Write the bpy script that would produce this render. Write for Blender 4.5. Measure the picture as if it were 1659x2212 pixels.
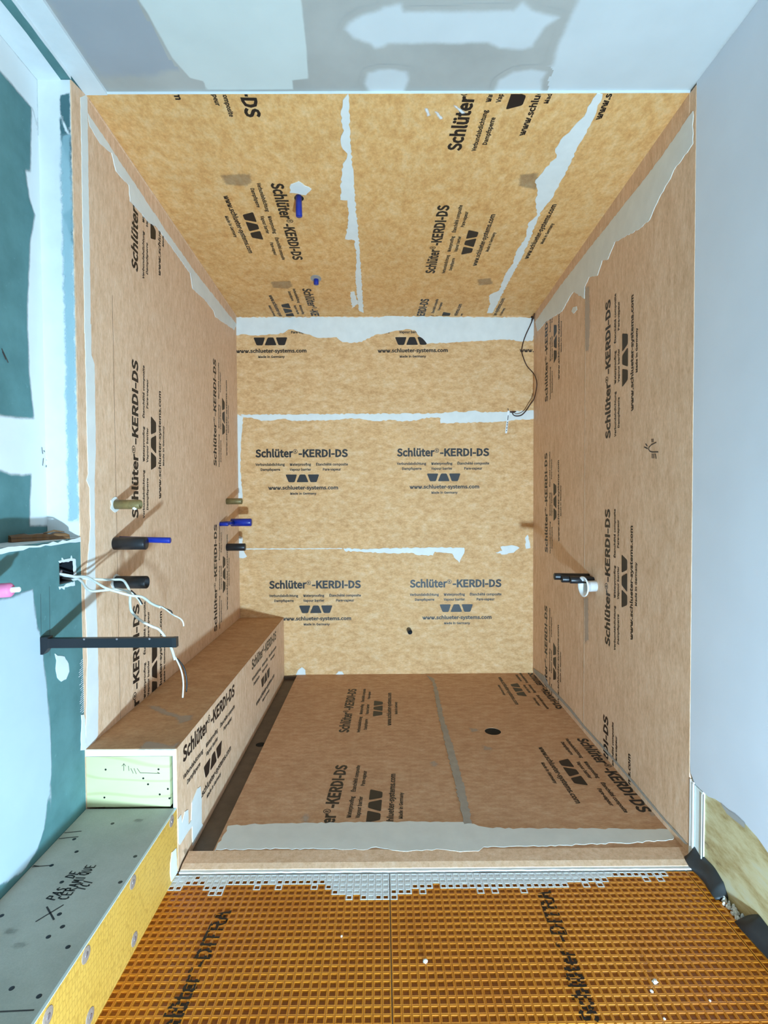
import bpy, bmesh, math, random
import numpy as np
from mathutils import Vector, Matrix

# ---------------------------------------------------------------- scene, camera, light
for o in list(bpy.data.objects):
    bpy.data.objects.remove(o, do_unlink=True)
SC_ = bpy.context.scene
COL = SC_.collection
SC_.view_settings.view_transform = 'Standard'
SC_.view_settings.look = 'None'
SC_.view_settings.gamma = 1.0
SC_.view_settings.use_curve_mapping = False
SC_.view_settings.exposure = -.13

def make_camera():
    pitch, yaw, roll = -.027, .004, -.0055
    f = Vector((math.sin(yaw) * math.cos(pitch), math.cos(yaw) * math.cos(pitch), math.sin(pitch)))
    r = Vector((math.cos(yaw), -math.sin(yaw), 0))
    u = r.cross(f)
    r2 = r * math.cos(roll) + u * math.sin(roll)
    u2 = u * math.cos(roll) - r * math.sin(roll)
    cd = bpy.data.cameras.new('camera')
    cd.sensor_fit = 'HORIZONTAL'
    cd.sensor_width = 36
    cd.lens = 36 * 1150 / 1659
    cd.clip_start = .02
    co = bpy.data.objects.new('camera', cd)
    COL.objects.link(co)
    m = Matrix((r2, u2, -f)).transposed().to_4x4()
    m.translation = (0, 0, 1.185)
    co.matrix_world = m
    SC_.camera = co
make_camera()

world = bpy.data.worlds.new('world')
SC_.world = world
world.use_nodes = True
bg = world.node_tree.nodes['Background']
bg.inputs[0].default_value = (1.0, .97, .92, 1)
bg.inputs[1].default_value = .64

def area(name, loc, target, size, power, col, size_y=None):
    ld = bpy.data.lights.new(name, 'AREA')
    ld.energy = power
    ld.color = col
    ld.size = size
    if size_y:
        ld.shape = 'RECTANGLE'
        ld.size_y = size_y
    lo = bpy.data.objects.new(name, ld)
    COL.objects.link(lo)
    lo.location = loc
    d = Vector(target) - Vector(loc)
    lo.rotation_euler = d.to_track_quat('-Z', 'Y').to_euler()
    return lo
# work lamp standing on the floor near the photographer
area('work_lamp_light', (.55, -.75, .10), (-.05, 2.6, .45), .12, 222, (.48, .76, 1.0), .10)
# unseen overhead fill added behind the camera to raise the ambient light
area('overhead_fill_light', (.1, -.75, 2.40), (.05, 2.2, 1.3), .55, 9, (1.0, .93, .84), .55)

# ---------------------------------------------------------------- measured outlines, metres on each surface
OUT = {
 'oc_skim': [(-.7069, 1.2124),(-.5897, 1.2125),(-.628, 1.4312),(-.6213, 1.4712),(-.6168, 1.5509),(-.6123, 1.6147),(-.5974, 1.6574),(-.7247, 1.6747),(-.8639, 1.6761),(-.8665, 1.4307)],
 'oc_white': [(-.5966, 1.1681),(-.2037, 1.1684),(-.2042, 1.432),(-.2112, 1.5752),(-.2221, 1.6925),(-.2721, 1.6988),(-.2762, 1.7364),(-.5531, 1.7365),(-.5491, 1.7025),(-.5875, 1.6887),(-.6123, 1.6147),(-.6168, 1.5509),(-.6213, 1.4712),(-.628, 1.4312)],
 'oc_blob': [(-.0949, 1.5184),(-.0807, 1.4968),(-.0481, 1.4758),(-.0104, 1.4656),(.0138, 1.4521),(.0584, 1.4423),(.0655, 1.4658),(.1994, 1.466),(.3607, 1.463),(.3785, 1.4363),(.4105, 1.4631),(.489, 1.4839),(.4577, 1.516),(.4426, 1.5768),(.4183, 1.5863),(.3494, 1.5806),(.3118, 1.5608),(.2326, 1.5645),(.0263, 1.564),(.013, 1.5758),(-.0118, 1.5797),(-.0249, 1.5639),(-.0706, 1.5484)],
 'oc_blob2': [(-.0463, 1.7134),(-.0343, 1.6722),(.0013, 1.6591),(.0416, 1.6574),(.0844, 1.6681),(.0895, 1.6998),(.077, 1.7483),(-.031, 1.7479)],
 'oc_blob3': [(.3703, 1.7492),(.376, 1.7007),(.4117, 1.6691),(.4662, 1.6604),(.5115, 1.6694),(.5067, 1.7011),(.5213, 1.7497)],
 'oc_right': [(.5195, 1.2618),(.524, 1.4333),(.5212, 1.4945),(.5173, 1.5691),(.5244, 1.6431),(.4901, 1.6693),(.4918, 1.6873),(.5168, 1.7104),(.5288, 1.7497),(1.0135, 1.7532),(1.0201, 1.4278),(1.0326, 1.2049)],
 'sc_seam1': [(-.1007, 1.7417),(-.1061, 1.9872),(-.1065, 2.2405),(-.1029, 2.5498),(-.1068, 2.9868),(-.1102, 3.4564),(-.1384, 3.4202),(-.1406, 3.158),(-.1362, 2.9335),(-.1207, 2.7393),(-.1252, 2.5996),(-.1691, 2.5891),(-.1511, 2.4827),(-.1429, 2.4372),(-.1385, 2.2896),(-.1677, 2.2863),(-.1486, 2.0993),(-.1204, 2.011),(-.1358, 1.987),(-.1407, 1.941),(-.1251, 1.8971),(-.1324, 1.8551),(-.1196, 1.7673)],
 'sc_bit': [(-.1786, 3.1576),(-.1539, 3.1518),(-.141, 3.3168),(-.1806, 3.3846)],
 'sc_seam2': [(.718, 1.746),(.7287, 1.8478),(.7255, 1.9556),(.7267, 2.1165),(.7277, 2.2599),(.7081, 2.3725),(.7133, 2.4603),(.7254, 2.7453),(.7205, 3.0771),(.7216, 3.4647),(.6842, 3.4643),(.6781, 3.3246),(.648, 3.2111),(.6936, 3.1353),(.682, 2.94),(.6954, 2.815),(.6844, 2.7003),(.6968, 2.5746),(.6762, 2.4601),(.6977, 2.4068),(.6636, 2.3065),(.6508, 2.2293),(.6224, 2.1641),(.6412, 2.0897),(.6648, 2.0388),(.6446, 1.9902),(.6549, 1.9328),(.6678, 1.9108),(.6931, 1.8376),(.6897, 1.7982),(.6993, 1.7459)],
 'sc_blob': [(-.3747, 2.2391),(-.3611, 2.1878),(-.3255, 2.1694),(-.2808, 2.2172),(-.3099, 2.2546)],
 'sc_stain1': [(-.6243, 2.1306),(-.509, 2.1244),(-.5164, 2.1728),(-.5451, 2.1941),(-.6178, 2.1865)],
 'sc_stain2': [(.5548, 2.136),(.615, 2.1227),(.6427, 2.1854),(.6391, 2.2218),(.5666, 2.1995)],
 'sc_stain3': [(-.615, 3.0237),(-.5098, 3.0162),(-.5052, 3.0811),(-.5394, 3.1098),(-.6165, 3.0946)],
 'sc_stain4': [(.5418, 3.0056),(.6104, 2.9926),(.6378, 3.0621),(.5611, 3.0757)],
 'lw_top': [(1.7568, 2.43),(2.043, 2.3971),(2.3873, 2.3594),(2.7024, 2.3367),(2.9515, 2.3297),(3.5081, 2.3207),(3.451, 2.2655),(3.2724, 2.2447),(3.0683, 2.2181),(3.0277, 2.2432),(2.8721, 2.2501),(2.6981, 2.2375),(2.6686, 2.2997),(2.5192, 2.3122),(2.3858, 2.3234),(2.289, 2.3305),(2.1987, 2.3087),(2.0965, 2.3097),(2.0394, 2.3049),(2.0324, 2.361),(1.9366, 2.3545),(1.9058, 2.3998),(1.8284, 2.3812),(1.765, 2.3953)],
 'lw_edge': [(1.714, 2.4497),(1.7535, 2.4861),(1.7496, 2.2712),(1.7481, 2.0496),(1.7466, 1.8268),(1.7438, 1.7515),(1.748, 1.7535),(1.746, 1.6523),(1.7639, 1.6265),(1.7621, 1.4526),(1.7611, 1.35),(1.7497, 1.2469),(1.7429, .9397),(1.7423, .9228),(1.7488, .7147),(1.7478, .5589),(1.7373, .4068),(1.7177, .3924),(1.6676, .3958),(1.6691, .4376),(1.6871, .6814),(1.6812, .8825),(1.6982, .9796),(1.7207, 1.0948),(1.7208, 1.2208),(1.7035, 1.2454),(1.7133, 1.2657),(1.7109, 1.4449),(1.712, 1.5938),(1.7119, 1.7123),(1.7088, 1.7118),(1.7126, 1.8144),(1.7115, 2.0315),(1.713, 2.2485)],
 'lw_big': [(1.126, .9444),(1.3106, .9389),(1.3436, .9365),(1.3844, .939),(1.4183, .9412),(1.431, .9411),(1.4413, .8669),(1.4588, .8024),(1.4729, .7242),(1.4808, .6555),(1.4888, .5859),(1.492, .5177),(1.4945, .4492),(1.4921, .3831),(1.4858, .3068),(1.4903, .3917),(1.4727, .3345),(1.4568, .2734),(1.4286, .2349),(1.3709, .2153),(1.3188, .2284),(1.2862, .2386),(1.0659, .2964)],
 'lw_blob': [(1.5231, .7423),(1.5338, .7323),(1.5675, .7199),(1.5861, .693),(1.5892, .6684),(1.5727, .6504),(1.5496, .6514),(1.5315, .6691),(1.5252, .6985),(1.5297, .7199)],
 'lw_low': [(1.6603, .5087),(1.6666, .4887),(1.6675, .3933),(1.6416, .4032),(1.6485, .4716),(1.6482, .5112)],
 'lw_torn': [(1.1713, 1.0658),(1.315, 1.064),(1.432, 1.0612),(1.6117, 1.0639),(1.6576, 1.0676),(1.6613, 1.0527),(1.6033, 1.0551),(1.4644, 1.0539),(1.3707, 1.0526),(1.3145, 1.0505),(1.1707, 1.0503)],
 'lw_boxrim': [(1.5495, 1.006),(1.5654, 1.0069),(1.5674, 1.0143),(1.574, 1.0066),(1.6096, 1.0067),(1.6135, 1.0144),(1.6169, 1.0051),(1.634, 1.0014),(1.6372, .9522),(1.6248, .954),(1.6215, .9975),(1.5566, 1.0)],
 'lw_boxrim2': [(1.5485, .9308),(1.5712, .9287),(1.5831, .9338),(1.6191, .9333),(1.6266, .9357),(1.628, .9211),(1.6065, .9229),(1.5769, .9243),(1.5737, .9179),(1.5596, .9255),(1.5509, .9218)],
 'nw_corner': [(1.7, 2.5316),(1.6999, 1.7384),(1.677, 1.1027),(1.582, 1.1077),(1.5838, 1.1587),(1.5945, 1.261),(1.5598, 1.2572),(1.5011, 1.2569),(1.4647, 1.266),(1.3046, 1.2482),(1.31, 1.4084),(1.4698, 1.4137),(1.5455, 1.4207),(1.6112, 1.4282),(1.6057, 1.4763),(1.5948, 1.5666),(1.5927, 1.7038),(1.595, 1.7718),(1.6138, 1.9497),(1.6384, 2.0442),(1.6134, 2.0855),(1.6003, 2.1522),(1.6214, 2.1649),(1.6328, 2.3357),(1.6315, 2.4469)],
 'nw_top': [(1.2843, 2.5782),(1.7, 2.5316),(1.637, 2.4546),(1.6113, 2.4614),(1.5621, 2.4712),(1.5066, 2.4692),(1.2812, 2.4857)],
 'nr_teal1': [(-.9738, 2.4172),(-.9415, 2.4242),(-.943, 2.3539),(-.9477, 2.3011),(-.975, 2.361)],
 'nr_teal2': [(-.977, 2.354),(-.9618, 2.3082),(-.946, 2.2941),(-.9454, 2.2058),(-.9631, 2.2483),(-.9749, 2.2836)],
 'nr_teal3': [(-.9505, 2.2886),(-.9414, 2.3164),(-.9408, 2.0788),(-.9417, 1.9664),(-.9565, 2.0087),(-.9732, 2.0579),(-.9465, 2.0753)],
 'rw_top': [(1.725, 2.4098),(1.9183, 2.3861),(2.1658, 2.377),(2.5421, 2.3694),(2.9999, 2.3536),(3.47, 2.3152),(3.4183, 2.2398),(3.2507, 2.2435),(2.9602, 2.2055),(2.8516, 2.2348),(2.7834, 2.2453),(2.6312, 2.1534),(2.626, 2.2075),(2.5684, 2.2342),(2.4726, 2.2002),(2.4218, 2.2463),(2.3603, 2.2242),(2.2914, 2.2668),(2.2046, 2.2444),(2.0677, 2.2135),(1.997, 2.2078),(1.9318, 2.2479),(1.8559, 2.2766),(1.8344, 2.291),(1.7858, 2.2954),(1.7232, 2.3072)],
 'rw_blob': [(2.8125, 2.1555),(2.7899, 2.1677),(2.741, 2.1559),(2.7299, 2.1347),(2.7827, 2.1331)],
 'rw_seam1': [(2.621, 2.2059),(2.572, 2.1867),(2.5601, 2.0053),(2.5739, 1.8835),(2.6131, 1.8942),(2.6232, 2.0634)],
 'rw_seam2': [(2.6162, .6813),(2.5667, .6945),(2.5602, .4905),(2.6035, .4634)],
 'rw_foot': [(3.4896, .0516),(3.2632, .078),(3.1857, .0518),(3.0143, .0583),(2.7889, .0585),(2.6146, .0501),(2.3903, .0534),(2.0903, .0496),(1.8563, .041),(1.7121, .0435),(1.7253, .0347),(1.8666, .0319),(2.1034, .0394),(2.4074, .0418),(2.635, .0357),(2.8121, .0433),(3.0414, .0391),(3.216, .0314),(3.4822, .0301)],
 'bw_top': [(-.944, 2.3651),(.0006, 2.3637),(.0384, 2.376),(.1012, 2.3683),(1.004, 2.3546),(1.0042, 2.2473),(.9892, 2.2036),(.8819, 2.2041),(.8693, 2.2129),(.7558, 2.2109),(.5666, 2.2017),(.3271, 2.1902),(.3019, 2.1878),(.2705, 2.2254),(.2392, 2.2505),(.2204, 2.2781),(.1638, 2.2858),(.0756, 2.2699),(-.0, 2.2515),(-.0378, 2.2492),(-.1262, 2.2021),(-.1892, 2.1962),(-.2521, 2.2027),(-.2896, 2.234),(-.3273, 2.2305),(-.4154, 2.2308),(-.478, 2.2536),(-.5219, 2.2662),(-.572, 2.2851),(-.6034, 2.2853),(-.6413, 2.2605),(-.8174, 2.2488),(-.8801, 2.2553),(-.9455, 2.2493)],
 'bw_seam': [(-.9219, 1.7336),(.3763, 1.7361),(.4775, 1.7482),(.5407, 1.7416),(.6167, 1.7538),(.6546, 1.741),(1.0053, 1.7519),(1.0054, 1.6952),(.8825, 1.6933),(.7559, 1.6776),(.3888, 1.6705),(.3889, 1.7045),(.3256, 1.7111),(.1991, 1.6866),(.1232, 1.687),(.0727, 1.6935),(-.0285, 1.6877),(-.1295, 1.7008),(-.1927, 1.7074),(-.3064, 1.6954),(-.5085, 1.6926),(-.5843, 1.6904),(-.6283, 1.7057),(-.6978, 1.6973),(-.7862, 1.6914),(-.8176, 1.7041),(-.849, 1.7144),(-.9058, 1.7146)],
 'bw_low': [(-.256, .8528),(-.1098, .8443),(.0684, .8509),(.323, .8545),(.542, .8506),(.5458, .8315),(.533, .7996),(.5113, .7512),(.4756, .7872),(.4629, .8128),(.3483, .8263),(.3355, .8008),(.2337, .804),(.2082, .8169),(.03, .8179),(-.1353, .8291),(-.2498, .8336)],
 'bw_low2': [(.7815, .8556),(.858, .8666),(.909, .8485),(.8708, .8168),(.8071, .8044),(.7497, .8175),(.7943, .83)],
 'bw_low3': [(.9446, .9121),(.9624, .9349),(.9804, .8481),(.9511, .8418)],
 'bw_line': [(-.8976, .854),(-.2623, .8528),(-.2624, .8477),(-.8977, .8477)],
 'bw_foot1': [(-.5783, .0095),(-.5626, .043),(-.5369, .0622),(-.5141, .0427),(-.5118, .0091)],
 'bw_foot2': [(-.3135, .0116),(-.2942, .0321),(-.2686, .0319),(-.2585, .0112)],
 'bw_corner': [(-.9547, 1.7362),(-.9057, 1.7234),(-.9203, 1.5662),(-.929, 1.377),(-.9162, 1.1871),(-.9568, 1.181),(-.956, 1.4403)],
 'bw_corner2': [(-.9536, .9422),(-.922, .9293),(-.9167, .8465),(-.8919, .8017),(-.9175, .7891),(-.9555, .7957)],
 'sf_band': [(-.5577, 1.876),(-.479, 1.8847),(-.3594, 1.8881),(-.1787, 1.8907),(-.0883, 1.8944),(.063, 1.8925),(.228, 1.8903),(.2884, 1.8895),(.2981, 1.8747),(.3221, 1.8743),(.3383, 1.8644),(.3721, 1.8544),(.4715, 1.8483),(.7074, 1.8453),(.9403, 1.8376),(.9989, 1.8368),(1.0079, 1.7997),(.9866, 1.782),(.8474, 1.7661),(.7328, 1.7632),(.6171, 1.756),(.4475, 1.7538),(.3345, 1.7509),(.3138, 1.7301),(.2523, 1.7267),(.193, 1.74),(.1092, 1.7368),(.0573, 1.7332),(-.0262, 1.7554),(-.054, 1.743),(-.3341, 1.7507),(-.5573, 1.7492),(-.5618, 1.7367),(-.5589, 1.8104),(-.5523, 1.8472)],
 'sf_seam': [(.2893, 3.477),(.3318, 3.4049),(.3309, 3.1414),(.3211, 2.7608),(.3257, 2.6214),(.3292, 2.4615),(.328, 2.2904),(.3262, 2.0918),(.3169, 1.8793),(.2891, 1.8748),(.293, 2.1418),(.2938, 2.4291),(.2973, 2.8255),(.3151, 3.3429)],
 'sf_s1': [(.4402, 2.6676),(.474, 2.6573),(.4806, 2.6379),(.4429, 2.6233)],
 'sf_s2': [(.4716, 2.476),(.5013, 2.4588),(.5065, 2.4388),(.4691, 2.4345)],
 'sf_s3': [(.9842, 1.9364),(1.0177, 1.9412),(1.0158, 1.9256),(.981, 1.9178)],
 'sf_s4': [(-.2982, 1.9224),(-.2888, 1.9428),(-.2736, 1.922),(-.2762, 1.8969),(-.2914, 1.8971)],
 'sf_s5': [(.2104, 2.3215),(.2263, 2.3332),(.2391, 2.3137),(.2288, 2.2847),(.2128, 2.2921)],
 'bf_mud': [(1.6579, .1693),(1.6905, .1678),(1.6982, .1328),(1.7241, .157),(1.7525, .1472),(1.7549, .095),(1.78, .0941),(1.7892, .15),(1.8171, .1588),(1.8459, .1678),(1.8748, .1595),(1.8837, .1054),(1.8801, .0221),(1.8981, .0004),(1.8825, -.008),(1.8386, -.0004),(1.7895, -.0007),(1.7891, .0687),(1.7527, .0746),(1.6777, .0784),(1.6518, .0933)],
 'bf_smear': [(1.7035, .0401),(1.7313, .0285),(1.7564, .0068),(1.7463, .0015),(1.7244, .0141)],
 'bt_s1': [(-.8957, 2.0165),(-.8565, 2.0082),(-.7939, 1.9554),(-.7339, 1.919),(-.6964, 1.9253),(-.6874, 1.8842),(-.7141, 1.8518),(-.7457, 1.9055),(-.8025, 1.9342),(-.8706, 1.9859)],
 'bt_s2': [(-.7689, 1.6591),(-.774, 1.715),(-.7359, 1.7089),(-.6742, 1.6808),(-.6616, 1.7132),(-.6589, 1.6543)],
 'ss_mud': [(1.6174, .0938),(1.65, .0853),(1.6565, .0031),(1.6084, .0086),(1.6014, .0403),(1.6053, .0686)],
 'rw_cut': [(1.7105, .3156),(1.7062, .2846),(1.6802, .26),(1.6444, .2582),(1.6101, .2591),(1.5774, .2701),(1.5497, .2759),(1.5154, .2761),(1.4477, .2787),(1.3982, .2707),(1.357, .2552),(1.2541, .2306)],
 'rw_cut2': [(1.5497, .2747),(1.5154, .2761),(1.472, .2816),(1.4444, .2807),(1.4458, .2657),(1.4823, .262),(1.5226, .2595)],
 'rw_bead_w': [(1.7149, .2411),(1.671, .2515),(1.6702, .078),(1.7092, .0468)],
 'rw_bead_g': [(1.671, .2515),(1.6399, .2501),(1.6391, .0797),(1.6689, .0789)],
 'drain_hole': [(.549, 2.631),(.5891, 2.6304),(.5574, 2.6716)],
 'chan': [(-.6421, 1.7211),(-.5632, 1.7325),(-.5734, 3.4716),(-.6363, 3.4244),(-.5973, 2.5628),(-.5745, 2.5624)],
 'sf_front': [(-.6418, 1.6618),(-.2122, 1.6682),(.478, 1.6638),(.9874, 1.6577)],
 'sf_seamline': [(.3129, 3.4699),(.3011, 1.8746)],
 'floor_left': [(-.6598, 1.6201),(-.6547, 1.1736)],
 'fl_gasket1': [(1.7, .0612),(1.6725, .0752),(1.6369, .0785),(1.55, .0735),(1.5342, .0596),(1.6583, .0425),(1.7043, .0416)],
 'fl_gasket2': [(1.4073, .0735),(1.3536, .0777),(1.3534, .064),(1.4132, .0409)],
 'sheet3': [(.9492, 1.4622),(.9799, 1.3246)],
 'ditra_seam': [(.0158, 1.5517),(.016, 1.1685)],
 'crumbs': [(.0934, 1.3306),(.66, 1.2653),(.6396, 1.2404),(.6343, 1.1731),(.7637, 1.215),(-.1152, 1.4081),(.1046, 1.3279)],
 'ditra_txt_l': [(-.4645, 1.1765),(-.44, 1.503)],
 'ditra_txt_r': [(.4858, 1.177),(.4992, 1.5709)],
 'ditra_cap': [(-.4793, 1.3751),(-.4409, 1.3721)],
 'st_quad': [(-.9433, 1.6522),(-.6603, 1.6526),(-.6696, .9718),(-1.0057, 1.2672)],
 'st_text': [(-.8059, 1.28),(-.796, 1.3216),(-.7767, 1.2822),(-.7709, 1.4073),(-.7519, 1.3131),(-.744, 1.3457),(-.8034, 1.3548),(-.7978, 1.3807)],
 'st_x': [(-.8088, 1.2137),(-.7752, 1.2636),(-.811, 1.2576),(-.7705, 1.2192)],
 'st_lines': [(-.9451, 1.3985),(-.8902, 1.4039),(-.9458, 1.5157),(-.8876, 1.5242),(-.9464, 1.5429),(-.8929, 1.5496),(-.7365, .9961),(-.6739, .9986),(-.9378, 1.4032),(-.9211, 1.4)],
 'st_dots': [(-.8548, 1.4589),(-.8254, 1.3411),(-.6929, 1.1428),(-.7676, 1.2355),(-.7381, 1.1985),(-.682, 1.0275),(-.7479, 1.0449),(-.7528, 1.1704),(-.9016, 1.2323),(-.9385, 1.5726),(-.8929, 1.5136),(-.6821, 1.4374),(-.8193, 1.5863),(-.6747, 1.3393),(-.8902, 1.4039)],
 'st_smudge': [(-.8478, 1.1865),(-.8039, 1.148),(-.7482, 1.601),(-.831, 1.5199)],
 'ss_screws': [(1.3648, .1861),(1.1446, .1855),(1.3675, .0317),(1.0105, .1806),(1.1547, .0363),(1.621, .1895)],
 'ss_quad': [(1.6388, .2008),(1.651, -.0522),(1.1696, .0042),(.9548, .2221)],
 'we_board': [(-.9407, .3679),(-.6759, .3684),(-.6736, .2063),(-.9406, .2049)],
 'we_dots': [(-.8798, .3284),(-.7126, .3281),(-.7614, .2994),(-.7465, .2802),(-.684, .2647),(-.71, .2473),(-.6795, .2345),(-.8855, .2386)],
 'we_marks': [(-.8222, .3244),(-.8218, .347),(-.8278, .3395),(-.8218, .347),(-.816, .3394),(-.8071, .3394),(-.8064, .3243),(-.7998, .3318),(-.7927, .3157),(-.79, .3317),(-.7829, .3141),(-.7801, .3316),(-.7705, .3175),(-.7088, .315),(-.7162, .3186),(-.7088, .315),(-.7148, .3101)],
 'we_edge': [(-.9467, .3855),(-.6623, .3848),(-.6625, .3708),(-.947, .3715),(-.6786, .2003),(-.6652, .2002)],
 'rw_arch': [(1.9369, 1.3805),(1.9703, 1.3753),(1.9874, 1.3683),(1.9908, 1.3599),(1.9814, 1.3521),(1.9642, 1.3478),(1.9221, 1.3447)],
 'rw_marks': [(1.9673, 1.3951),(1.9671, 1.3853),(1.9582, 1.3941),(1.9581, 1.3844),(2.0228, 1.3717),(1.999, 1.3636),(2.0134, 1.3825),(2.0015, 1.3737),(1.9641, 1.3403),(1.9639, 1.3259),(1.9529, 1.3394),(1.9526, 1.3251),(1.9417, 1.3385),(1.936, 1.3221)],
 'nw_marks': [(1.6427, 1.3445),(1.6465, 1.3257),(1.6521, 1.3358),(1.6558, 1.3323),(1.6716, 1.3424),(1.6711, 1.3302),(1.649, 1.3115),(1.6452, 1.2897),(1.6626, 1.3077),(1.6742, 1.3085),(1.6775, 1.2916),(1.662, 1.2907),(1.6618, 1.2858)],
 'lw_lines': [(1.4657, .9252),(1.4643, .815),(1.505, .9381),(1.5006, .7422)],
 'lw_teal': [(1.4793, 1.599),(1.5026, 1.5687),(1.482, 1.5912),(1.4936, 1.575)],
 'wire': [(1.0057, 2.3628),(.9902, 2.3425),(.9738, 2.3019),(.9492, 2.2491),(.9288, 2.1921),(.9198, 2.1392),(.9289, 2.0983),(.9537, 2.041),(.9909, 1.9918),(1.0198, 1.9467),(1.0344, 1.9016),(1.0262, 1.8648),(.9995, 1.8198),(.9707, 1.7831),(.946, 1.7462),(.9171, 1.7197),(.8841, 1.7145),(.8634, 1.7241),(.8614, 1.7384)],
 'wire2': [(1.0068, 1.8608),(.983, 1.8281),(.9624, 1.7954),(.9377, 1.7545),(.9088, 1.7341),(.8799, 1.7301),(.8675, 1.7425)],
 'wire_start': [(1.0024, 2.375),(1.0107, 2.3587),(1.0004, 2.3465)],
 'wire_tag': [(.8283, 1.7509),(.8407, 1.7509),(.8243, 1.603),(.8119, 1.6031)],
 'ts_edge': [(-.6421, 1.5854),(-.5791, 1.6177),(-.5464, 1.5843),(-.5025, 1.5781),(-.4686, 1.6066),(-.1834, 1.5994),(-.164, 1.5742),(-.1166, 1.555),(-.0404, 1.5377),(.0141, 1.5335),(.0213, 1.5534),(.07, 1.5622),(.0995, 1.5903),(.1841, 1.5893),(.3108, 1.5878),(.382, 1.5909),(.4778, 1.5802),(.5658, 1.5907),(.6741, 1.6131),(.7519, 1.6263),(.8557, 1.6312),(1.0295, 1.654)],
 'cab1': [(-.9839, .9677),(-.9525, .9594),(-.9245, .9522),(-.8893, .9519),(-.8509, .9358),(-.823, .9214),(-.7881, .907),(-.7566, .8944),(-.7249, .8889),(-.6935, .8709),(-.6619, .8619)],
 'cab1w': [(-.6689, .8655),(-.648, .8529),(-.6305, .8386),(-.6095, .8278),(-.5991, .817),(-.5965, .8028)],
 'cab1b': [(-.6637, .8619),(-.6515, .8547),(-.6357, .8475),(-.6323, .8393)],
 'cab2': [(-.9842, .9561),(-.9386, .9487),(-.9107, .9361),(-.89, .9183),(-.869, .9093),(-.8338, .9109),(-.8021, .9107),(-.7706, .8998),(-.764, .8714),(-.7539, .8465),(-.7297, .8214),(-.7018, .7999),(-.6809, .7855),(-.6567, .7533),(-.6393, .7318),(-.6257, .6995)],
 'cab2w': [(-.6291, .7067),(-.6121, .6673),(-.6056, .6279),(-.6081, .5813)],
 'cab2b': [(-.6257, .6995),(-.6049, .6708),(-.5967, .6278),(-.599, .5974)],
 'cab3': [(-.9845, .9437),(-.9494, .9399),(-.9212, .9433),(-.8896, .9396),(-.8439, .9357),(-.8051, .9355),(-.7843, .9212),(-.7706, .8998)],
 'cab3b': [(-.774, .9034),(-.7533, .882),(-.7396, .8606)],
 'cab3w': [(-.7723, .8998),(-.7499, .8749),(-.7414, .8588)],
 'brk': [(1.4652, .8115),(1.4641, .7808),(1.469, .804)],
 'brkY': [(-1.0298, .7771),(-.6156, .7815),(-.616, .7537),(-1.0303, .755)],
 'stick': [(-1.0966, 1.5684),(-.9323, 1.5854)],
 'pinkp': [(1.2542, .9802),(1.2546, .9913)],
 'pipes': [(1.8808, 1.1657),(1.8756, 1.0287),(1.8858, 1.041),(1.8801, .8905),(3.2391, 1.1676),(3.099, 1.0366),(3.2311, .8893)],
 'sc_pipes': [(-.3414, 2.2659),(-.3584, 2.9991)],
 'rfix': [(2.4773, .7664),(2.5069, .7837)],
 'rfixp': [(.9198, .7608),(.9971, .764),(.8359, .7942),(.8614, .7831),(.887, .7719)],
 'lw_line': [(1.8897, 1.3128),(1.8943, .5687)],
 'bw_stub': [(.1743, .3085),(.187, .3046)],
}
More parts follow.
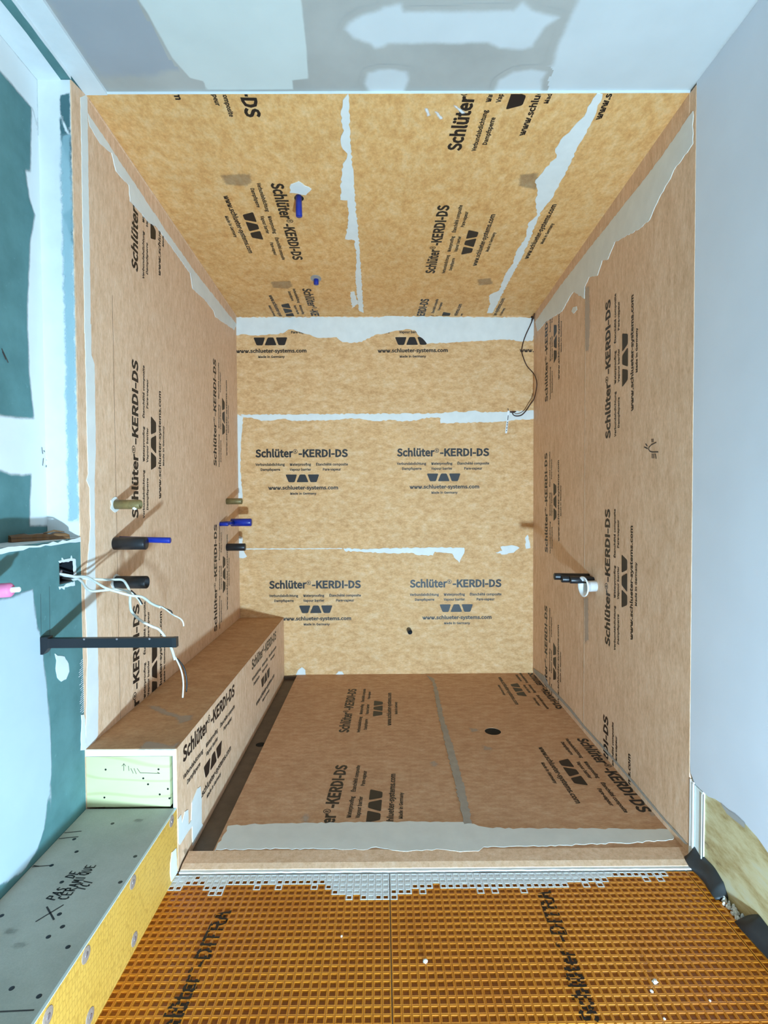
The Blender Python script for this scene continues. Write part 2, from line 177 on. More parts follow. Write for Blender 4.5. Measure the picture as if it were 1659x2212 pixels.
PRINTS = {
 'BW': [('s', [-1.0295, 2.3493], [1.0, 0.0022], 1.0, 'top'), ('s', [-0.1051, 2.348], [1.0, 0.002], 1.0, 'top'), ('s', [0.825, 2.3466], [1.0, 0.0022], 1.0, 'top'), ('s', [-0.8294, 1.456], [1.0, -0.001], 1.0, 'mid'), ('s', [0.1006, 1.4575], [1.0, -0.001], 1.0, 'mid'), ('s', [-0.7495, 0.5889], [1.0, 0.0002], 1.0, 'low'), ('s', [0.1818, 0.5908], [1.0, 0.0002], 1.0, 'low')],
 'RW': [('s', [3.2122, 1.7579], [0.0089, 1.0], -1.0, 'far'), ('s', [3.204, 0.844], [0.0241, 0.9997], -1.0, 'far'), ('e', [3.2101, 0.5208], [0.009, 1.0], -1.0, 'far'), ('s', [2.327, 1.4379], [0.014, 0.9999], -1.0, 'near'), ('s', [2.319, 0.5224], [0.0138, 0.9999], -1.0, 'near'), ('e', [2.3337, 0.2036], [0.0138, 0.9999], -1.0, 'near')],
 'LW': [('s', [2.0938, 2.061], [0.0393, 0.9992], 1.0, 'near'), ('s', [2.0604, 1.1096], [0.0361, 0.9993], 1.0, 'near'), ('e', [2.0553, 0.7804], [0.0392, 0.9992], 1.0, 'near'), ('s', [3.0488, 1.3671], [0.0244, 0.9997], 1.0, 'far'), ('s', [3.0151, 0.4314], [0.0381, 0.9993], 1.0, 'far')],
 'SC': [('e', [-0.4499, 1.8395], [-0.0353, 0.9994], -1.0, 'a'), ('s', [-0.4396, 2.1795], [-0.0162, 0.9999], -1.0, 'a'), ('s', [-0.4525, 3.1113], [0.01, 0.9999], -1.0, 'a'), ('s', [0.2966, 2.0002], [0.0409, -0.9992], -1.0, 'b'), ('s', [0.2927, 2.9351], [0.0087, -1.0], -1.0, 'b'), ('e', [0.2931, 3.2529], [0.0394, -0.9992], -1.0, 'b'), ('u', [0.7345, 1.8537], [-0.0698, -0.9976], -1.0, 'c'), ('u', [0.7404, 2.7854], [-0.0041, -1.0], -1.0, 'c'), ('v', [0.7299, 3.2505], [-0.0057, -1.0], -1.0, 'c')],
 'SF': [('s', [-0.1739, 2.6299], [0.0189, 0.9998], 1.0, 'l'), ('e', [-0.1586, 2.3061], [0.0508, 0.9987], 1.0, 'l'), ('s', [0.9377, 2.547], [0.0221, -0.9998], 1.0, 'r'), ('e', [0.9623, 2.9048], [-0.003, -1.0], 1.0, 'r')],
 'BF': [('s', [1.7172, 0.3234], [1.0, -0.0032], 1.0, 'x'), ('s', [2.6389, 0.3273], [1.0, -0.0035], 1.0, 'x')],
}
# letter shapes: advance, points, faces (1/1000 em)
GLYPHS = {
 '-': (243, '243,253 243,140 0,140 0,253', '2,0,3 2,1,0'),
 '.': (195, '39,99 97,123 155,99 178,39 155,-20 97,-44 40,-20 17,39', '0,2,1 7,2,0 7,3,2 6,3,7 6,4,3 6,5,4'),
 'A': (426, '272,545 468,-32 331,-32 282,125 141,125 91,-32 -42,-32 154,545 234,278 207,364 189,429 234,429 216,364 190,278 178,240 246,240', '6,10,7 10,0,7 10,11,0 11,1,0 6,9,10 12,1,11 6,13,9 13,8,9 13,8,12 8,1,12 15,1,8 6,14,13 6,15,14 6,4,15 4,3,15 3,1,15 6,5,4 2,1,3'),
 'D': (482, '205,545 404,472 474,258 405,44 208,-32 39,-32 39,545 303,131 341,258 303,384 187,429 167,429 167,85 187,85', '5,11,6 11,0,6 11,1,0 11,10,1 10,9,1 9,2,1 5,12,11 8,2,9 8,3,2 7,3,8 13,3,7 5,13,12 5,3,13 5,4,3'),
 'E': (412, '398,545 398,427 167,427 167,330 362,330 362,210 167,210 167,87 406,87 406,-32 39,-32 39,545', '10,2,11 2,0,11 2,1,0 10,3,2 10,6,3 6,4,3 6,5,4 10,7,6 10,8,7 10,9,8'),
 'G': (482, '82,476 273,556 379,532 470,465 394,374 329,422 281,432 180,387 141,258 178,128 283,81 321,86 339,97 339,180 230,180 230,298 463,298 463,33 377,-23 269,-42 80,37 7,256', '0,2,1 0,3,2 21,7,0 7,6,0 6,3,0 6,5,3 5,4,3 21,8,7 14,16,15 14,13,16 13,17,16 21,9,8 20,9,21 12,17,13 20,10,9 11,17,12 10,17,11 20,17,10 19,17,20 19,18,17'),
 'I': (205, '167,545 167,-32 39,-32 39,545', '2,0,3 2,1,0'),
 'K': (452, '167,545 167,288 122,288 337,545 493,545 303,315 505,-32 359,-32 218,212 167,151 167,-32 39,-32 39,545', '11,0,12 11,2,0 2,1,0 2,4,3 2,5,4 2,8,5 8,6,5 11,9,2 9,8,2 7,6,8 11,10,9'),
 'M': (569, '171,545 277,250 296,196 307,164 264,164 274,196 292,249 398,545 530,545 530,-32 406,-32 406,285 409,361 412,404 466,404 432,308 328,20 240,20 134,308 101,404 155,404 158,361 161,285 161,-32 39,-32 39,545', '24,19,25 19,0,25 19,20,0 20,1,0 6,13,7 13,8,7 13,14,8 14,9,8 24,18,19 21,1,20 6,12,13 15,9,14 6,11,12 22,1,21 16,9,15 24,17,18 6,10,11 23,1,22 23,5,1 5,2,1 5,2,6 2,10,6 3,10,2 23,4,5 23,3,4 23,17,3 17,16,3 16,10,3 24,23,17 10,9,16'),
 'P': (443, '221,545 379,508 444,363 380,216 224,172 167,172 167,-32 39,-32 39,545 288,309 310,362 288,412 205,429 167,429 167,289 208,289', '7,13,8 13,0,8 13,1,0 13,12,1 12,11,1 11,2,1 7,14,13 10,2,11 10,3,2 9,3,10 15,3,9 7,15,14 7,5,15 5,3,15 5,4,3 7,6,5'),
 'R': (445, '290,321 311,369 291,413 218,429 167,429 167,302 217,302 167,186 167,-32 39,-32 39,545 235,545 383,509 445,372 405,252 339,213 481,-32 334,-32 209,186', '9,4,10 4,11,10 4,12,11 4,3,12 3,2,12 2,13,12 9,5,4 1,13,2 1,14,13 0,14,1 6,14,0 9,6,5 9,7,6 7,14,6 7,15,14 7,18,15 18,16,15 9,8,7 17,16,18'),
 'S': (417, '67,154 150,95 213,81 270,97 286,132 272,166 221,194 147,227 66,279 23,388 80,510 217,555 317,535 416,466 343,375 271,423 221,433 172,419 159,392 175,359 223,334 297,302 383,245 422,135 364,7 215,-42 100,-19 -14,61', '10,12,11 10,13,12 9,16,10 16,13,10 16,15,13 15,14,13 9,17,16 9,18,17 9,19,18 8,19,9 8,20,19 8,21,20 8,22,21 7,22,8 7,23,22 6,23,7 5,23,6 4,23,5 27,1,0 4,24,23 3,24,4 2,24,3 27,2,1 27,24,2 26,24,27 26,25,24'),
 'T': (419, '-10,427 -10,545 430,545 430,427 274,427 274,-32 145,-32 145,427', '0,2,1 0,3,2 7,3,0 6,4,7 4,3,7 6,5,4'),
 'V': (403, '92,545 183,244 207,160 225,98 181,98 199,160 223,244 313,545 446,545 263,-32 141,-32 -43,545', '10,0,11 10,1,0 6,8,7 6,9,8 10,5,1 5,2,1 5,2,6 2,3,6 3,9,6 10,4,5 10,3,4 10,9,3'),
 'W': (615, '111,545 170,240 186,157 196,99 146,99 159,158 178,241 255,545 364,545 442,241 460,158 473,99 424,99 433,156 448,240 508,545 635,545 516,-32 387,-32 303,302 290,362 283,394 332,394 325,362 311,302 229,-32 101,-32 -21,545', '26,0,27 26,1,0 6,8,7 6,21,8 21,22,8 22,9,8 14,16,15 14,17,16 6,20,21 23,9,22 6,19,20 24,9,23 6,18,19 25,9,24 5,2,6 2,18,6 25,13,9 13,10,9 26,5,1 5,2,1 13,10,14 10,17,14 11,17,10 26,4,5 3,18,2 25,12,13 26,3,4 12,17,11 26,18,3 25,17,12 25,18,26 18,17,25'),
 'a': (394, '76,222 236,264 231,285 192,303 145,294 69,253 13,354 111,404 210,423 334,371 370,238 370,-32 257,-32 252,14 288,14 232,-23 150,-42 48,-6 6,102 243,157 161,136 139,100 146,83 171,76 209,85 243,109', '7,9,8 6,9,7 6,3,9 3,10,9 5,4,6 4,3,6 2,10,3 1,10,2 0,10,1 0,19,10 19,11,10 18,19,0 18,20,19 25,11,19 18,21,20 24,11,25 17,21,18 17,22,21 23,14,24 14,11,24 17,23,22 17,13,23 13,14,23 15,11,14 17,15,13 15,12,13 16,15,17 12,11,15'),
 'b': (433, '149,7 143,-32 32,-32 32,589 161,589 161,404 161,398 170,404 249,424 385,360 430,195 373,21 235,-43 164,-26 114,7 280,276 226,302 195,294 161,268 161,102 190,84 217,78 273,107 298,196', '2,4,3 2,5,4 7,9,8 6,9,7 2,6,5 2,18,6 18,17,6 17,9,6 17,16,9 16,15,9 15,10,9 23,10,15 2,19,18 22,10,23 22,11,10 21,11,22 2,20,19 2,21,20 2,14,21 14,11,21 14,0,11 0,12,11 2,13,14 1,13,0 13,12,0 2,1,13'),
 'c': (357, '66,362 216,423 296,407 376,353 305,260 250,297 226,303 162,273 136,190 161,107 224,78 256,85 319,126 382,28 292,-27 211,-42 62,19 2,190', '0,2,1 0,3,2 17,7,0 7,6,0 6,3,0 6,5,3 5,4,3 17,8,7 16,8,17 16,9,8 11,13,12 16,10,9 10,13,11 16,13,10 16,14,13 15,14,16'),
 'd': (434, '61,359 198,424 272,408 273,407 273,410 273,589 402,589 402,-32 289,-32 283,13 320,13 272,-23 191,-43 53,20 4,191 273,279 247,297 218,303 162,274 136,190 158,105 212,79 243,87 273,112', '4,6,5 4,7,6 0,2,1 3,7,4 0,3,2 0,16,3 16,15,3 15,7,3 14,18,0 18,17,0 17,16,0 23,7,15 14,19,18 13,19,14 13,20,19 22,7,23 13,21,20 21,7,22 13,10,21 10,7,21 12,9,13 9,10,13 12,11,9 11,8,9 11,7,10 8,7,11'),
 'e': (388, '63,360 206,425 345,365 391,216 390,189 384,143 146,143 162,103 229,75 266,81 335,115 387,15 297,-29 215,-42 64,19 2,190 251,285 208,304 160,284 147,253 260,253', '0,2,1 0,17,2 17,16,2 16,3,2 15,18,0 18,17,0 20,3,16 15,19,18 15,20,19 15,3,20 15,4,3 14,6,15 6,4,15 6,5,4 14,7,6 9,11,10 14,8,7 8,11,9 14,11,8 13,11,14 13,12,11'),
 'f': (228, '43,410 43,446 76,557 181,599 226,595 289,576 257,463 206,481 198,483 180,474 171,437 171,412 251,412 251,296 171,296 171,-32 43,-32 43,296 -9,296 -9,407', '2,4,3 2,5,4 2,6,5 1,8,2 8,7,2 7,6,2 1,9,8 1,10,9 0,10,1 0,11,10 0,12,11 0,13,12 19,13,0 18,13,19 17,13,18 16,14,17 14,13,17 16,15,14'),
 'g': (395, '22,-9 60,26 60,3 38,24 24,79 43,137 67,162 67,140 36,179 16,257 68,379 188,423 228,419 250,412 410,412 410,299 360,299 353,310 364,249 315,131 196,88 156,93 145,96 147,99 145,91 148,86 181,79 256,79 374,53 421,-45 354,-163 193,-208 59,-177 1,-77 224,295 192,309 160,295 145,254 161,212 192,199 224,212 239,254 281,-45 242,-38 178,-38 152,-36 142,-34 130,-48 126,-60 141,-85 201,-98 269,-80 285,-53', '10,12,11 10,13,12 10,14,13 10,15,14 9,35,10 35,17,10 17,15,10 35,18,17 16,15,17 9,36,35 34,18,35 9,37,36 41,18,34 8,37,9 40,18,41 8,38,37 40,19,18 39,19,40 8,39,38 8,19,39 7,6,8 6,19,8 5,19,6 4,19,5 4,23,19 23,20,19 4,22,23 24,21,23 21,20,23 4,21,22 4,24,21 4,25,24 4,26,25 3,26,4 26,28,27 3,1,26 1,28,26 1,29,28 3,0,1 2,29,1 0,2,3 0,29,2 33,46,0 46,43,0 43,29,0 33,47,46 45,43,46 44,43,45 42,29,43 42,30,29 52,30,42 33,48,47 51,30,52 33,49,48 32,49,33 50,30,51 32,50,49 32,30,50 32,31,30'),
 'h': (425, '161,589 161,404 161,395 168,400 255,424 367,375 400,245 400,-32 273,-32 273,229 260,287 230,300 196,290 161,261 161,-32 32,-32 32,589', '15,0,16 15,1,0 3,5,4 15,2,1 2,5,3 15,13,2 13,12,2 12,5,2 12,11,5 11,6,5 10,6,11 9,6,10 15,14,13 9,7,6 8,7,9'),
 'i': (193, '42,556 97,577 152,556 174,502 152,445 97,424 41,446 20,502 161,412 161,-32 32,-32 32,412', '10,8,11 10,9,8 0,2,1 0,3,2 7,3,0 7,4,3 6,4,7 5,4,6'),
 'l': (199, '32,589 161,589 161,75 162,72 154,76 149,76 185,82 206,-27 159,-39 126,-42 53,-10 32,72', '11,1,0 11,5,1 5,4,1 4,2,1 5,4,6 4,2,6 2,7,6 5,3,4 11,3,5 3,7,2 11,7,3 10,7,11 9,7,10 9,8,7'),
 'm': (648, '146,412 152,357 113,357 164,400 243,423 332,398 354,365 393,398 476,424 588,375 621,245 621,-32 493,-32 493,229 480,287 452,300 425,291 391,261 391,-32 263,-32 263,229 250,287 222,300 195,291 161,261 161,-32 32,-32 32,412', '7,9,8 3,5,4 26,2,27 2,0,27 2,1,0 2,5,3 6,9,7 2,6,5 6,10,9 2,15,6 15,10,6 26,24,2 24,23,2 23,22,2 22,15,2 22,16,15 14,10,15 21,16,22 21,17,16 20,17,21 13,10,14 26,25,24 20,18,17 13,11,10 19,18,20 12,11,13'),
 'n': (427, '146,412 152,357 113,357 168,400 255,424 367,375 400,245 400,-32 273,-32 273,229 260,287 230,300 196,290 161,261 161,-32 32,-32 32,412', '3,5,4 15,2,16 2,0,16 2,1,0 2,5,3 2,6,5 15,13,2 13,12,2 12,11,2 11,6,2 10,6,11 9,6,10 15,14,13 9,7,6 8,7,9'),
 'o': (424, '64,361 212,425 360,361 422,190 360,19 212,-44 64,19 2,190 265,273 212,300 159,274 136,190 159,106 212,80 265,106 290,190', '0,2,1 7,10,0 10,9,0 9,2,0 9,8,2 8,3,2 7,11,10 15,3,8 14,3,15 7,12,11 6,12,7 14,4,3 13,4,14 6,13,12 6,4,13 5,4,6'),
 'p': (434, '145,412 151,368 115,368 168,404 249,424 385,360 430,195 373,21 236,-43 167,-28 161,-24 161,-31 161,-192 32,-192 32,412 280,276 226,302 195,294 161,268 161,102 190,84 217,78 273,107 298,196', '3,5,4 13,2,14 2,0,14 2,1,0 2,5,3 13,18,2 18,17,2 17,5,2 17,16,5 16,15,5 15,6,5 23,6,15 13,19,18 22,6,23 22,7,6 21,7,22 13,20,19 13,21,20 13,10,21 10,7,21 10,8,7 13,11,10 9,8,10 13,12,11'),
 'r': (272, '146,412 152,343 110,343 154,396 228,423 261,420 310,402 285,287 238,299 229,300 195,287 161,235 161,-32 32,-32 32,412', '3,5,4 3,6,5 13,2,14 2,0,14 2,1,0 3,7,6 2,7,3 13,11,2 11,10,2 10,9,2 9,8,2 8,7,2 13,12,11'),
 's': (328, '45,129 117,83 164,74 199,84 205,98 191,120 140,143 55,186 8,282 54,385 172,423 252,408 340,356 269,265 209,300 177,307 145,298 140,288 151,270 200,248 289,204 337,104 290,-2 166,-42 75,-25 -24,34', '9,11,10 9,12,11 8,12,9 8,15,12 15,14,12 14,13,12 8,16,15 8,17,16 8,18,17 7,18,8 7,19,18 7,20,19 7,21,20 6,21,7 5,21,6 25,1,0 4,21,5 4,22,21 3,22,4 2,22,3 25,2,1 25,22,2 24,22,25 24,23,22'),
 't': (264, '44,296 -13,296 -13,407 49,411 56,519 171,519 171,412 275,412 275,296 171,296 171,119 180,85 202,76 213,77 264,95 293,-17 226,-36 179,-42 72,2 44,114', '3,5,4 3,6,5 3,7,6 3,8,7 2,8,3 1,8,2 0,8,1 19,9,0 9,8,0 19,10,9 19,11,10 18,11,19 13,15,14 18,12,11 12,15,13 18,15,12 17,15,18 17,16,15'),
 'u': (425, '27,412 155,412 155,151 168,93 197,80 231,90 266,124 266,412 393,412 393,-32 279,-32 274,28 313,28 260,-19 173,-43 60,5 27,135', '16,1,0 16,2,1 6,8,7 6,9,8 16,3,2 15,3,16 5,9,6 15,4,3 4,12,5 12,9,5 15,11,4 11,12,4 13,9,12 15,13,11 13,10,11 14,13,15 10,9,13'),
 'v': (365, '99,412 178,174 195,117 206,84 162,84 173,117 190,174 270,412 401,412 244,-32 124,-32 -36,412', '10,0,11 10,1,0 6,8,7 6,9,8 10,5,1 5,2,1 5,2,6 2,9,6 10,4,5 3,9,2 10,3,4 10,9,3'),
 'w': (562, '109,412 172,168 183,114 189,87 141,87 148,114 161,168 227,412 338,412 404,168 418,115 425,87 378,87 383,114 395,168 457,412 585,412 465,-32 338,-32 277,197 264,251 257,282 304,282 297,251 284,196 224,-32 100,-32 -23,412', '26,0,27 26,6,0 6,1,0 6,8,7 6,21,8 21,22,8 22,9,8 14,16,15 14,9,16 9,17,16 6,20,21 23,9,22 6,19,20 24,9,23 6,1,19 1,18,19 25,14,24 14,9,24 10,17,9 26,5,6 25,13,14 2,18,1 11,17,10 26,4,5 25,12,13 3,18,2 4,18,3 25,11,12 26,18,4 25,17,11 26,17,18 26,25,17'),
 'y': (365, '16,-64 59,-78 63,-78 98,-63 124,-17 128,-2 -38,412 98,412 183,180 201,127 213,94 170,94 179,125 194,179 270,412 401,412 242,-45 183,-151 76,-196 41,-193 -13,-179', '5,7,6 5,8,7 13,15,14 13,10,15 10,16,15 5,12,8 12,9,8 12,9,13 9,10,13 5,11,12 5,10,11 5,16,10 4,16,5 3,16,4 3,17,16 2,17,3 20,1,0 20,2,1 20,17,2 20,18,17 19,18,20'),
 '®': (331, '54,523 165,569 276,523 323,404 276,285 165,240 54,285 8,404 240,487 165,520 90,487 59,404 90,320 165,288 240,320 271,404 169,495 217,482 239,436 229,403 212,389 252,317 194,317 166,372 150,372 150,317 99,317 99,495 179,421 185,433 181,444 161,450 150,450 150,416 159,416', '0,2,1 7,10,0 10,27,0 27,9,0 9,2,0 9,8,2 8,3,2 27,10,9 26,32,27 32,16,27 32,17,16 7,11,10 15,3,8 32,31,17 31,18,17 26,33,32 30,18,31 29,18,30 29,19,18 28,19,29 34,19,28 26,34,33 26,24,34 24,19,34 6,11,7 15,4,3 6,12,11 14,21,15 21,4,15 24,20,19 24,23,20 23,21,20 26,25,24 22,14,23 14,21,23 6,13,12 22,13,14 13,21,22 13,4,21 6,4,13 6,5,4'),
 'É': (412, '398,545 398,427 167,427 167,330 362,330 362,210 167,210 167,87 406,87 406,-32 39,-32 39,545 299,726 378,630 209,502 140,580', '15,13,12 15,14,13 10,2,11 2,0,11 2,1,0 10,3,2 10,6,3 6,4,3 6,5,4 10,7,6 10,8,7 10,9,8'),
 'é': (388, '63,360 206,425 345,365 391,216 390,189 384,143 146,143 162,103 229,75 266,81 335,115 387,15 297,-29 215,-42 64,19 2,190 251,285 208,304 160,284 147,253 260,253 271,657 363,569 195,403 119,478', '24,22,21 24,1,22 1,23,22 23,1,24 0,2,1 0,17,2 17,16,2 16,3,2 15,18,0 18,17,0 20,3,16 15,19,18 15,20,19 15,3,20 15,4,3 14,6,15 6,4,15 6,5,4 14,7,6 9,11,10 14,8,7 8,11,9 14,11,8 13,11,14 13,12,11'),
 'ü': (425, '235,551 287,572 340,551 361,499 340,446 287,426 235,447 214,499 27,412 155,412 155,151 168,93 197,80 231,90 266,124 266,412 393,412 393,-32 279,-32 274,28 313,28 260,-19 173,-43 60,5 27,135 85,551 136,572 189,551 210,499 189,446 136,426 85,447 64,499', '24,9,8 24,10,9 14,16,15 14,17,16 24,11,10 23,11,24 13,17,14 23,12,11 12,20,13 20,17,13 23,19,12 19,20,12 21,17,20 23,21,19 21,18,19 22,21,23 18,17,21 25,27,26 25,28,27 32,28,25 31,28,32 31,29,28 30,29,31 0,2,1 0,3,2 7,3,0 6,3,7 6,4,3 5,4,6'),
}
SURF_OF = {'oc_skim': 'OC', 'oc_white': 'OC', 'oc_blob': 'OC', 'oc_blob2': 'OC', 'oc_blob3': 'OC', 'oc_right': 'OC', 'sc_seam1': 'SC', 'sc_bit': 'SC', 'sc_seam2': 'SC', 'sc_blob': 'SC', 'sc_stain1': 'SC', 'sc_stain2': 'SC', 'sc_stain3': 'SC', 'sc_stain4': 'SC', 'lw_top': 'LW', 'lw_edge': 'LW', 'lw_big': 'LW', 'lw_blob': 'LW', 'lw_low': 'LW', 'lw_torn': 'LW', 'lw_boxrim': 'LW', 'lw_boxrim2': 'LW', 'nw_corner': 'NW', 'nw_top': 'NW', 'nr_teal1': 'NR', 'nr_teal2': 'NR', 'nr_teal3': 'NR', 'rw_top': 'RW', 'rw_blob': 'RW', 'rw_seam1': 'RW', 'rw_seam2': 'RW', 'rw_foot': 'RW', 'bw_top': 'BW', 'bw_seam': 'BW', 'bw_low': 'BW', 'bw_low2': 'BW', 'bw_low3': 'BW', 'bw_line': 'BW', 'bw_foot1': 'BW', 'bw_foot2': 'BW', 'bw_corner': 'BW', 'bw_corner2': 'BW', 'sf_band': 'SF', 'sf_seam': 'SF', 'sf_s1': 'SF', 'sf_s2': 'SF', 'sf_s3': 'SF', 'sf_s4': 'SF', 'sf_s5': 'SF', 'bf_mud': 'BF', 'bf_smear': 'BF', 'bt_s1': 'BT', 'bt_s2': 'BT', 'ss_mud': 'SS', 'rw_cut': 'RW', 'rw_cut2': 'RW', 'rw_bead_w': 'RW', 'rw_bead_g': 'RW', 'drain_hole': 'SF', 'chan': 'SF', 'sf_front': 'SF', 'sf_seamline': 'SF', 'floor_left': 'FL', 'fl_gasket1': 'RW', 'fl_gasket2': 'RW', 'sheet3': 'FL', 'ditra_seam': 'FL', 'crumbs': 'FL', 'ditra_txt_l': 'FL', 'ditra_txt_r': 'FL', 'ditra_cap': 'FL', 'st_quad': 'ST', 'st_text': 'ST', 'st_x': 'ST', 'st_lines': 'ST', 'st_dots': 'ST', 'st_smudge': 'ST', 'ss_screws': 'SS', 'ss_quad': 'SS', 'we_board': 'NR', 'we_dots': 'NR', 'we_marks': 'NR', 'we_edge': 'NR', 'rw_arch': 'RW', 'rw_marks': 'RW', 'nw_marks': 'NW', 'lw_lines': 'LW', 'lw_teal': 'NW', 'wire': 'BW', 'wire2': 'BW', 'wire_start': 'BW', 'wire_tag': 'BW', 'ts_edge': 'FL', 'cab1': 'CB', 'cab1w': 'CB', 'cab1b': 'CB', 'cab2': 'CB', 'cab2w': 'CB', 'cab2b': 'CB', 'cab3': 'CB', 'cab3b': 'CB', 'cab3w': 'CB', 'brk': 'LW', 'brkY': 'CB', 'stick': 'LE', 'pinkp': 'LW', 'pipes': 'LW', 'sc_pipes': 'SC', 'rfix': 'RW', 'rfixp': 'RF', 'lw_line': 'LW', 'bw_stub': 'BW'}

# ---------------------------------------------------------------- surfaces of the place (metres)
XL, XR, YB = -.943, 1.0, 3.51
YF, CZ0, CZ1 = 1.745, 2.481, 2.371
NSL = (CZ0 - CZ1) / (YB - YF)
def cz(y): return CZ0 - (y - YF) * NSL
def S(s, a, b, h=0.0):
    if s == 'LW': return (XL + h, a, b)
    if s == 'NW': return (-1.045 + h, a, b)
    if s == 'NR': return (a, 1.665 - h, b)
    if s == 'CB': return (a, 1.60 - h, b)
    if s == 'RF': return (a, 2.47 - h, b)
    if s == 'RW': return (XR - h, a, b)
    if s == 'BW': return (a, YB - h, b)
    if s == 'SC': return (a, b, cz(b) - h)
    if s == 'OC': return (a, b, 2.49 - h)
    if s == 'SF': return (a, b, .012 + h)
    if s == 'FL': return (a, b, h)
    if s == 'ST': return (a, b, .205 + h)
    if s == 'SS': return (-.655 + h, a, b)
    if s == 'BT': return (a, b, .395 + h)
    if s == 'BF': return (-.654 + h, a, b)
    if s == 'LE': return (a, b, 1.065 + h)
    raise KeyError(s)

# ---------------------------------------------------------------- materials
def lin(r, g, b):
    def c(v):
        v /= 255
        return v / 12.92 if v <= .04045 else ((v + .055) / 1.055) ** 2.4
    return (c(r), c(g), c(b), 1)

class NT:
    def __init__(s, name):
        s.m = bpy.data.materials.new(name)
        s.m.use_nodes = True
        s.t = s.m.node_tree
        s.b = s.t.nodes['Principled BSDF']
    def n(s, kind, **kw):
        x = s.t.nodes.new(kind)
        for k, v in kw.items():
            setattr(x, k, v)
        return x
    def l(s, a, b): s.t.links.new(a, b)
    def coords(s, scale=(1, 1, 1)):
        tc = s.n('ShaderNodeTexCoord'); mp = s.n('ShaderNodeMapping')
        mp.inputs['Scale'].default_value = scale
        s.l(tc.outputs['Object'], mp.inputs['Vector'])
        return mp.outputs['Vector']
    def noise(s, vec, scale, detail=3, rough=.5):
        x = s.n('ShaderNodeTexNoise')
        x.inputs['Scale'].default_value = scale
        x.inputs['Detail'].default_value = detail
        x.inputs['Roughness'].default_value = rough
        s.l(vec, x.inputs['Vector'])
        return x.outputs['Fac']
    def ramp(s, fac, stops):
        x = s.n('ShaderNodeValToRGB')
        e = x.color_ramp.elements
        while len(e) < len(stops): e.new(.5)
        for i, (p, c) in enumerate(stops):
            e[i].position = p; e[i].color = c
        s.l(fac, x.inputs['Fac'])
        return x.outputs['Color']
    def mix(s, fac, a, b, mode='MIX'):
        x = s.n('ShaderNodeMix', data_type='RGBA', blend_type=mode)
        for i, v in ((0, fac), (6, a), (7, b)):
            if hasattr(v, 'links'): s.l(v, x.inputs[i])
            else: x.inputs[i].default_value = v
        return x.outputs[2]
    def bump(s, h, strength, dist=.002):
        x = s.n('ShaderNodeBump')
        x.inputs['Strength'].default_value = strength
        x.inputs['Distance'].default_value = dist
        s.l(h, x.inputs['Height'])
        s.l(x.outputs['Normal'], s.b.inputs['Normal'])
    def set(s, col=None, rough=.6, metal=0, spec=None):
        if col is not None:
            if hasattr(col, 'links'): s.l(col, s.b.inputs['Base Color'])
            else: s.b.inputs['Base Color'].default_value = col
        s.b.inputs['Roughness'].default_value = rough
        s.b.inputs['Metallic'].default_value = metal
        if spec is not None: s.b.inputs['Specular IOR Level'].default_value = spec
        return s.m

def plain(name, rgb, rough=.6, metal=0, var=.12, scale=30, bump=0.0):
    n = NT(name); v = n.coords()
    f = n.noise(v, scale, 4, .6)
    d = tuple(c * (1 - var) for c in lin(*rgb)[:3]) + (1,)
    e = tuple(min(1, c * (1 + var)) for c in lin(*rgb)[:3]) + (1,)
    col = n.ramp(f, [(.3, d), (.7, e)])
    if bump: n.bump(f, bump)
    return n.set(col, rough, metal)

def kraft(name, stretch, dark, mid, light):
    """mottled fleece of the tan waterproofing sheet; fibres run along one direction"""
    n = NT(name)
    v = n.coords(stretch); w = n.coords()
    fibre = n.noise(v, 19, 7, .74)
    cloud = n.noise(w, 4, 4, .6)
    fine = n.noise(v, 75, 3, .7)
    c = n.ramp(fibre, [(.30, lin(*dark)), (.5, lin(*mid)), (.70, lin(*light))])
    c2 = n.ramp(cloud, [(.3, (.88, .86, .83, 1)), (.7, (1.0, 1.0, 1.0, 1))])
    c = n.mix(.75, c, c2, 'MULTIPLY')
    c3 = n.ramp(fine, [(.32, (.80, .78, .76, 1)), (.68, (1.0, 1.0, 1.0, 1))])
    c = n.mix(.8, c, c3, 'MULTIPLY')
    n.bump(fibre, .25, .001)
    return n.set(c, .68, 0, .3)

KD, KM, KL = (168, 118, 66), (206, 157, 98), (226, 184, 128)
M = {}
M['kraft_back'] = kraft('tan_membrane_horizontal_fibre', (1, 1, 1.9), (200, 151, 97), (224, 178, 125), (236, 202, 158))
M['kraft_side'] = kraft('tan_membrane_vertical_fibre', (2.4, 2.4, .8), (210, 168, 132), (230, 191, 157), (240, 208, 179))
M['kraft_ceiling'] = kraft('tan_membrane_ceiling', (1.4, 1.0, 1), (206, 148, 84), (226, 175, 112), (236, 198, 146))
M['kraft_floor'] = kraft('tan_membrane_floor', (1, 2.2, 1), (186, 140, 106), (206, 163, 128), (220, 184, 152))
M['kraft_bench'] = kraft('tan_membrane_bench', (1, 1.5, 3), (176, 132, 94), (196, 152, 112), (210, 172, 134))
M['ink'] = plain('black_print_ink', (22, 16, 14), .5)
M['pencil'] = plain('pencil_mark', (60, 55, 52), .7)
M['sealant'] = plain('white_sealing_mortar', (216, 217, 212), .55, 0, .05, 14, .15)
M['sealant_grey'] = plain('grey_sealing_mortar', (158, 150, 140), .65, 0, .12, 25, .2)
M['seam_tan'] = plain('pale_tan_seam', (206, 184, 160), .6)
M['thinset'] = plain('white_thinset', (224, 228, 230), .5, 0, .06, 40, .3)
M['mud'] = plain('drywall_mud', (206, 212, 213), .8, 0, .05, 12, .1)
M['white_core'] = plain('white_board_edge', (222, 230, 226), .6, 0, .04)
M['black_plastic'] = plain('black_plastic_pipe', (26, 28, 32), .38)
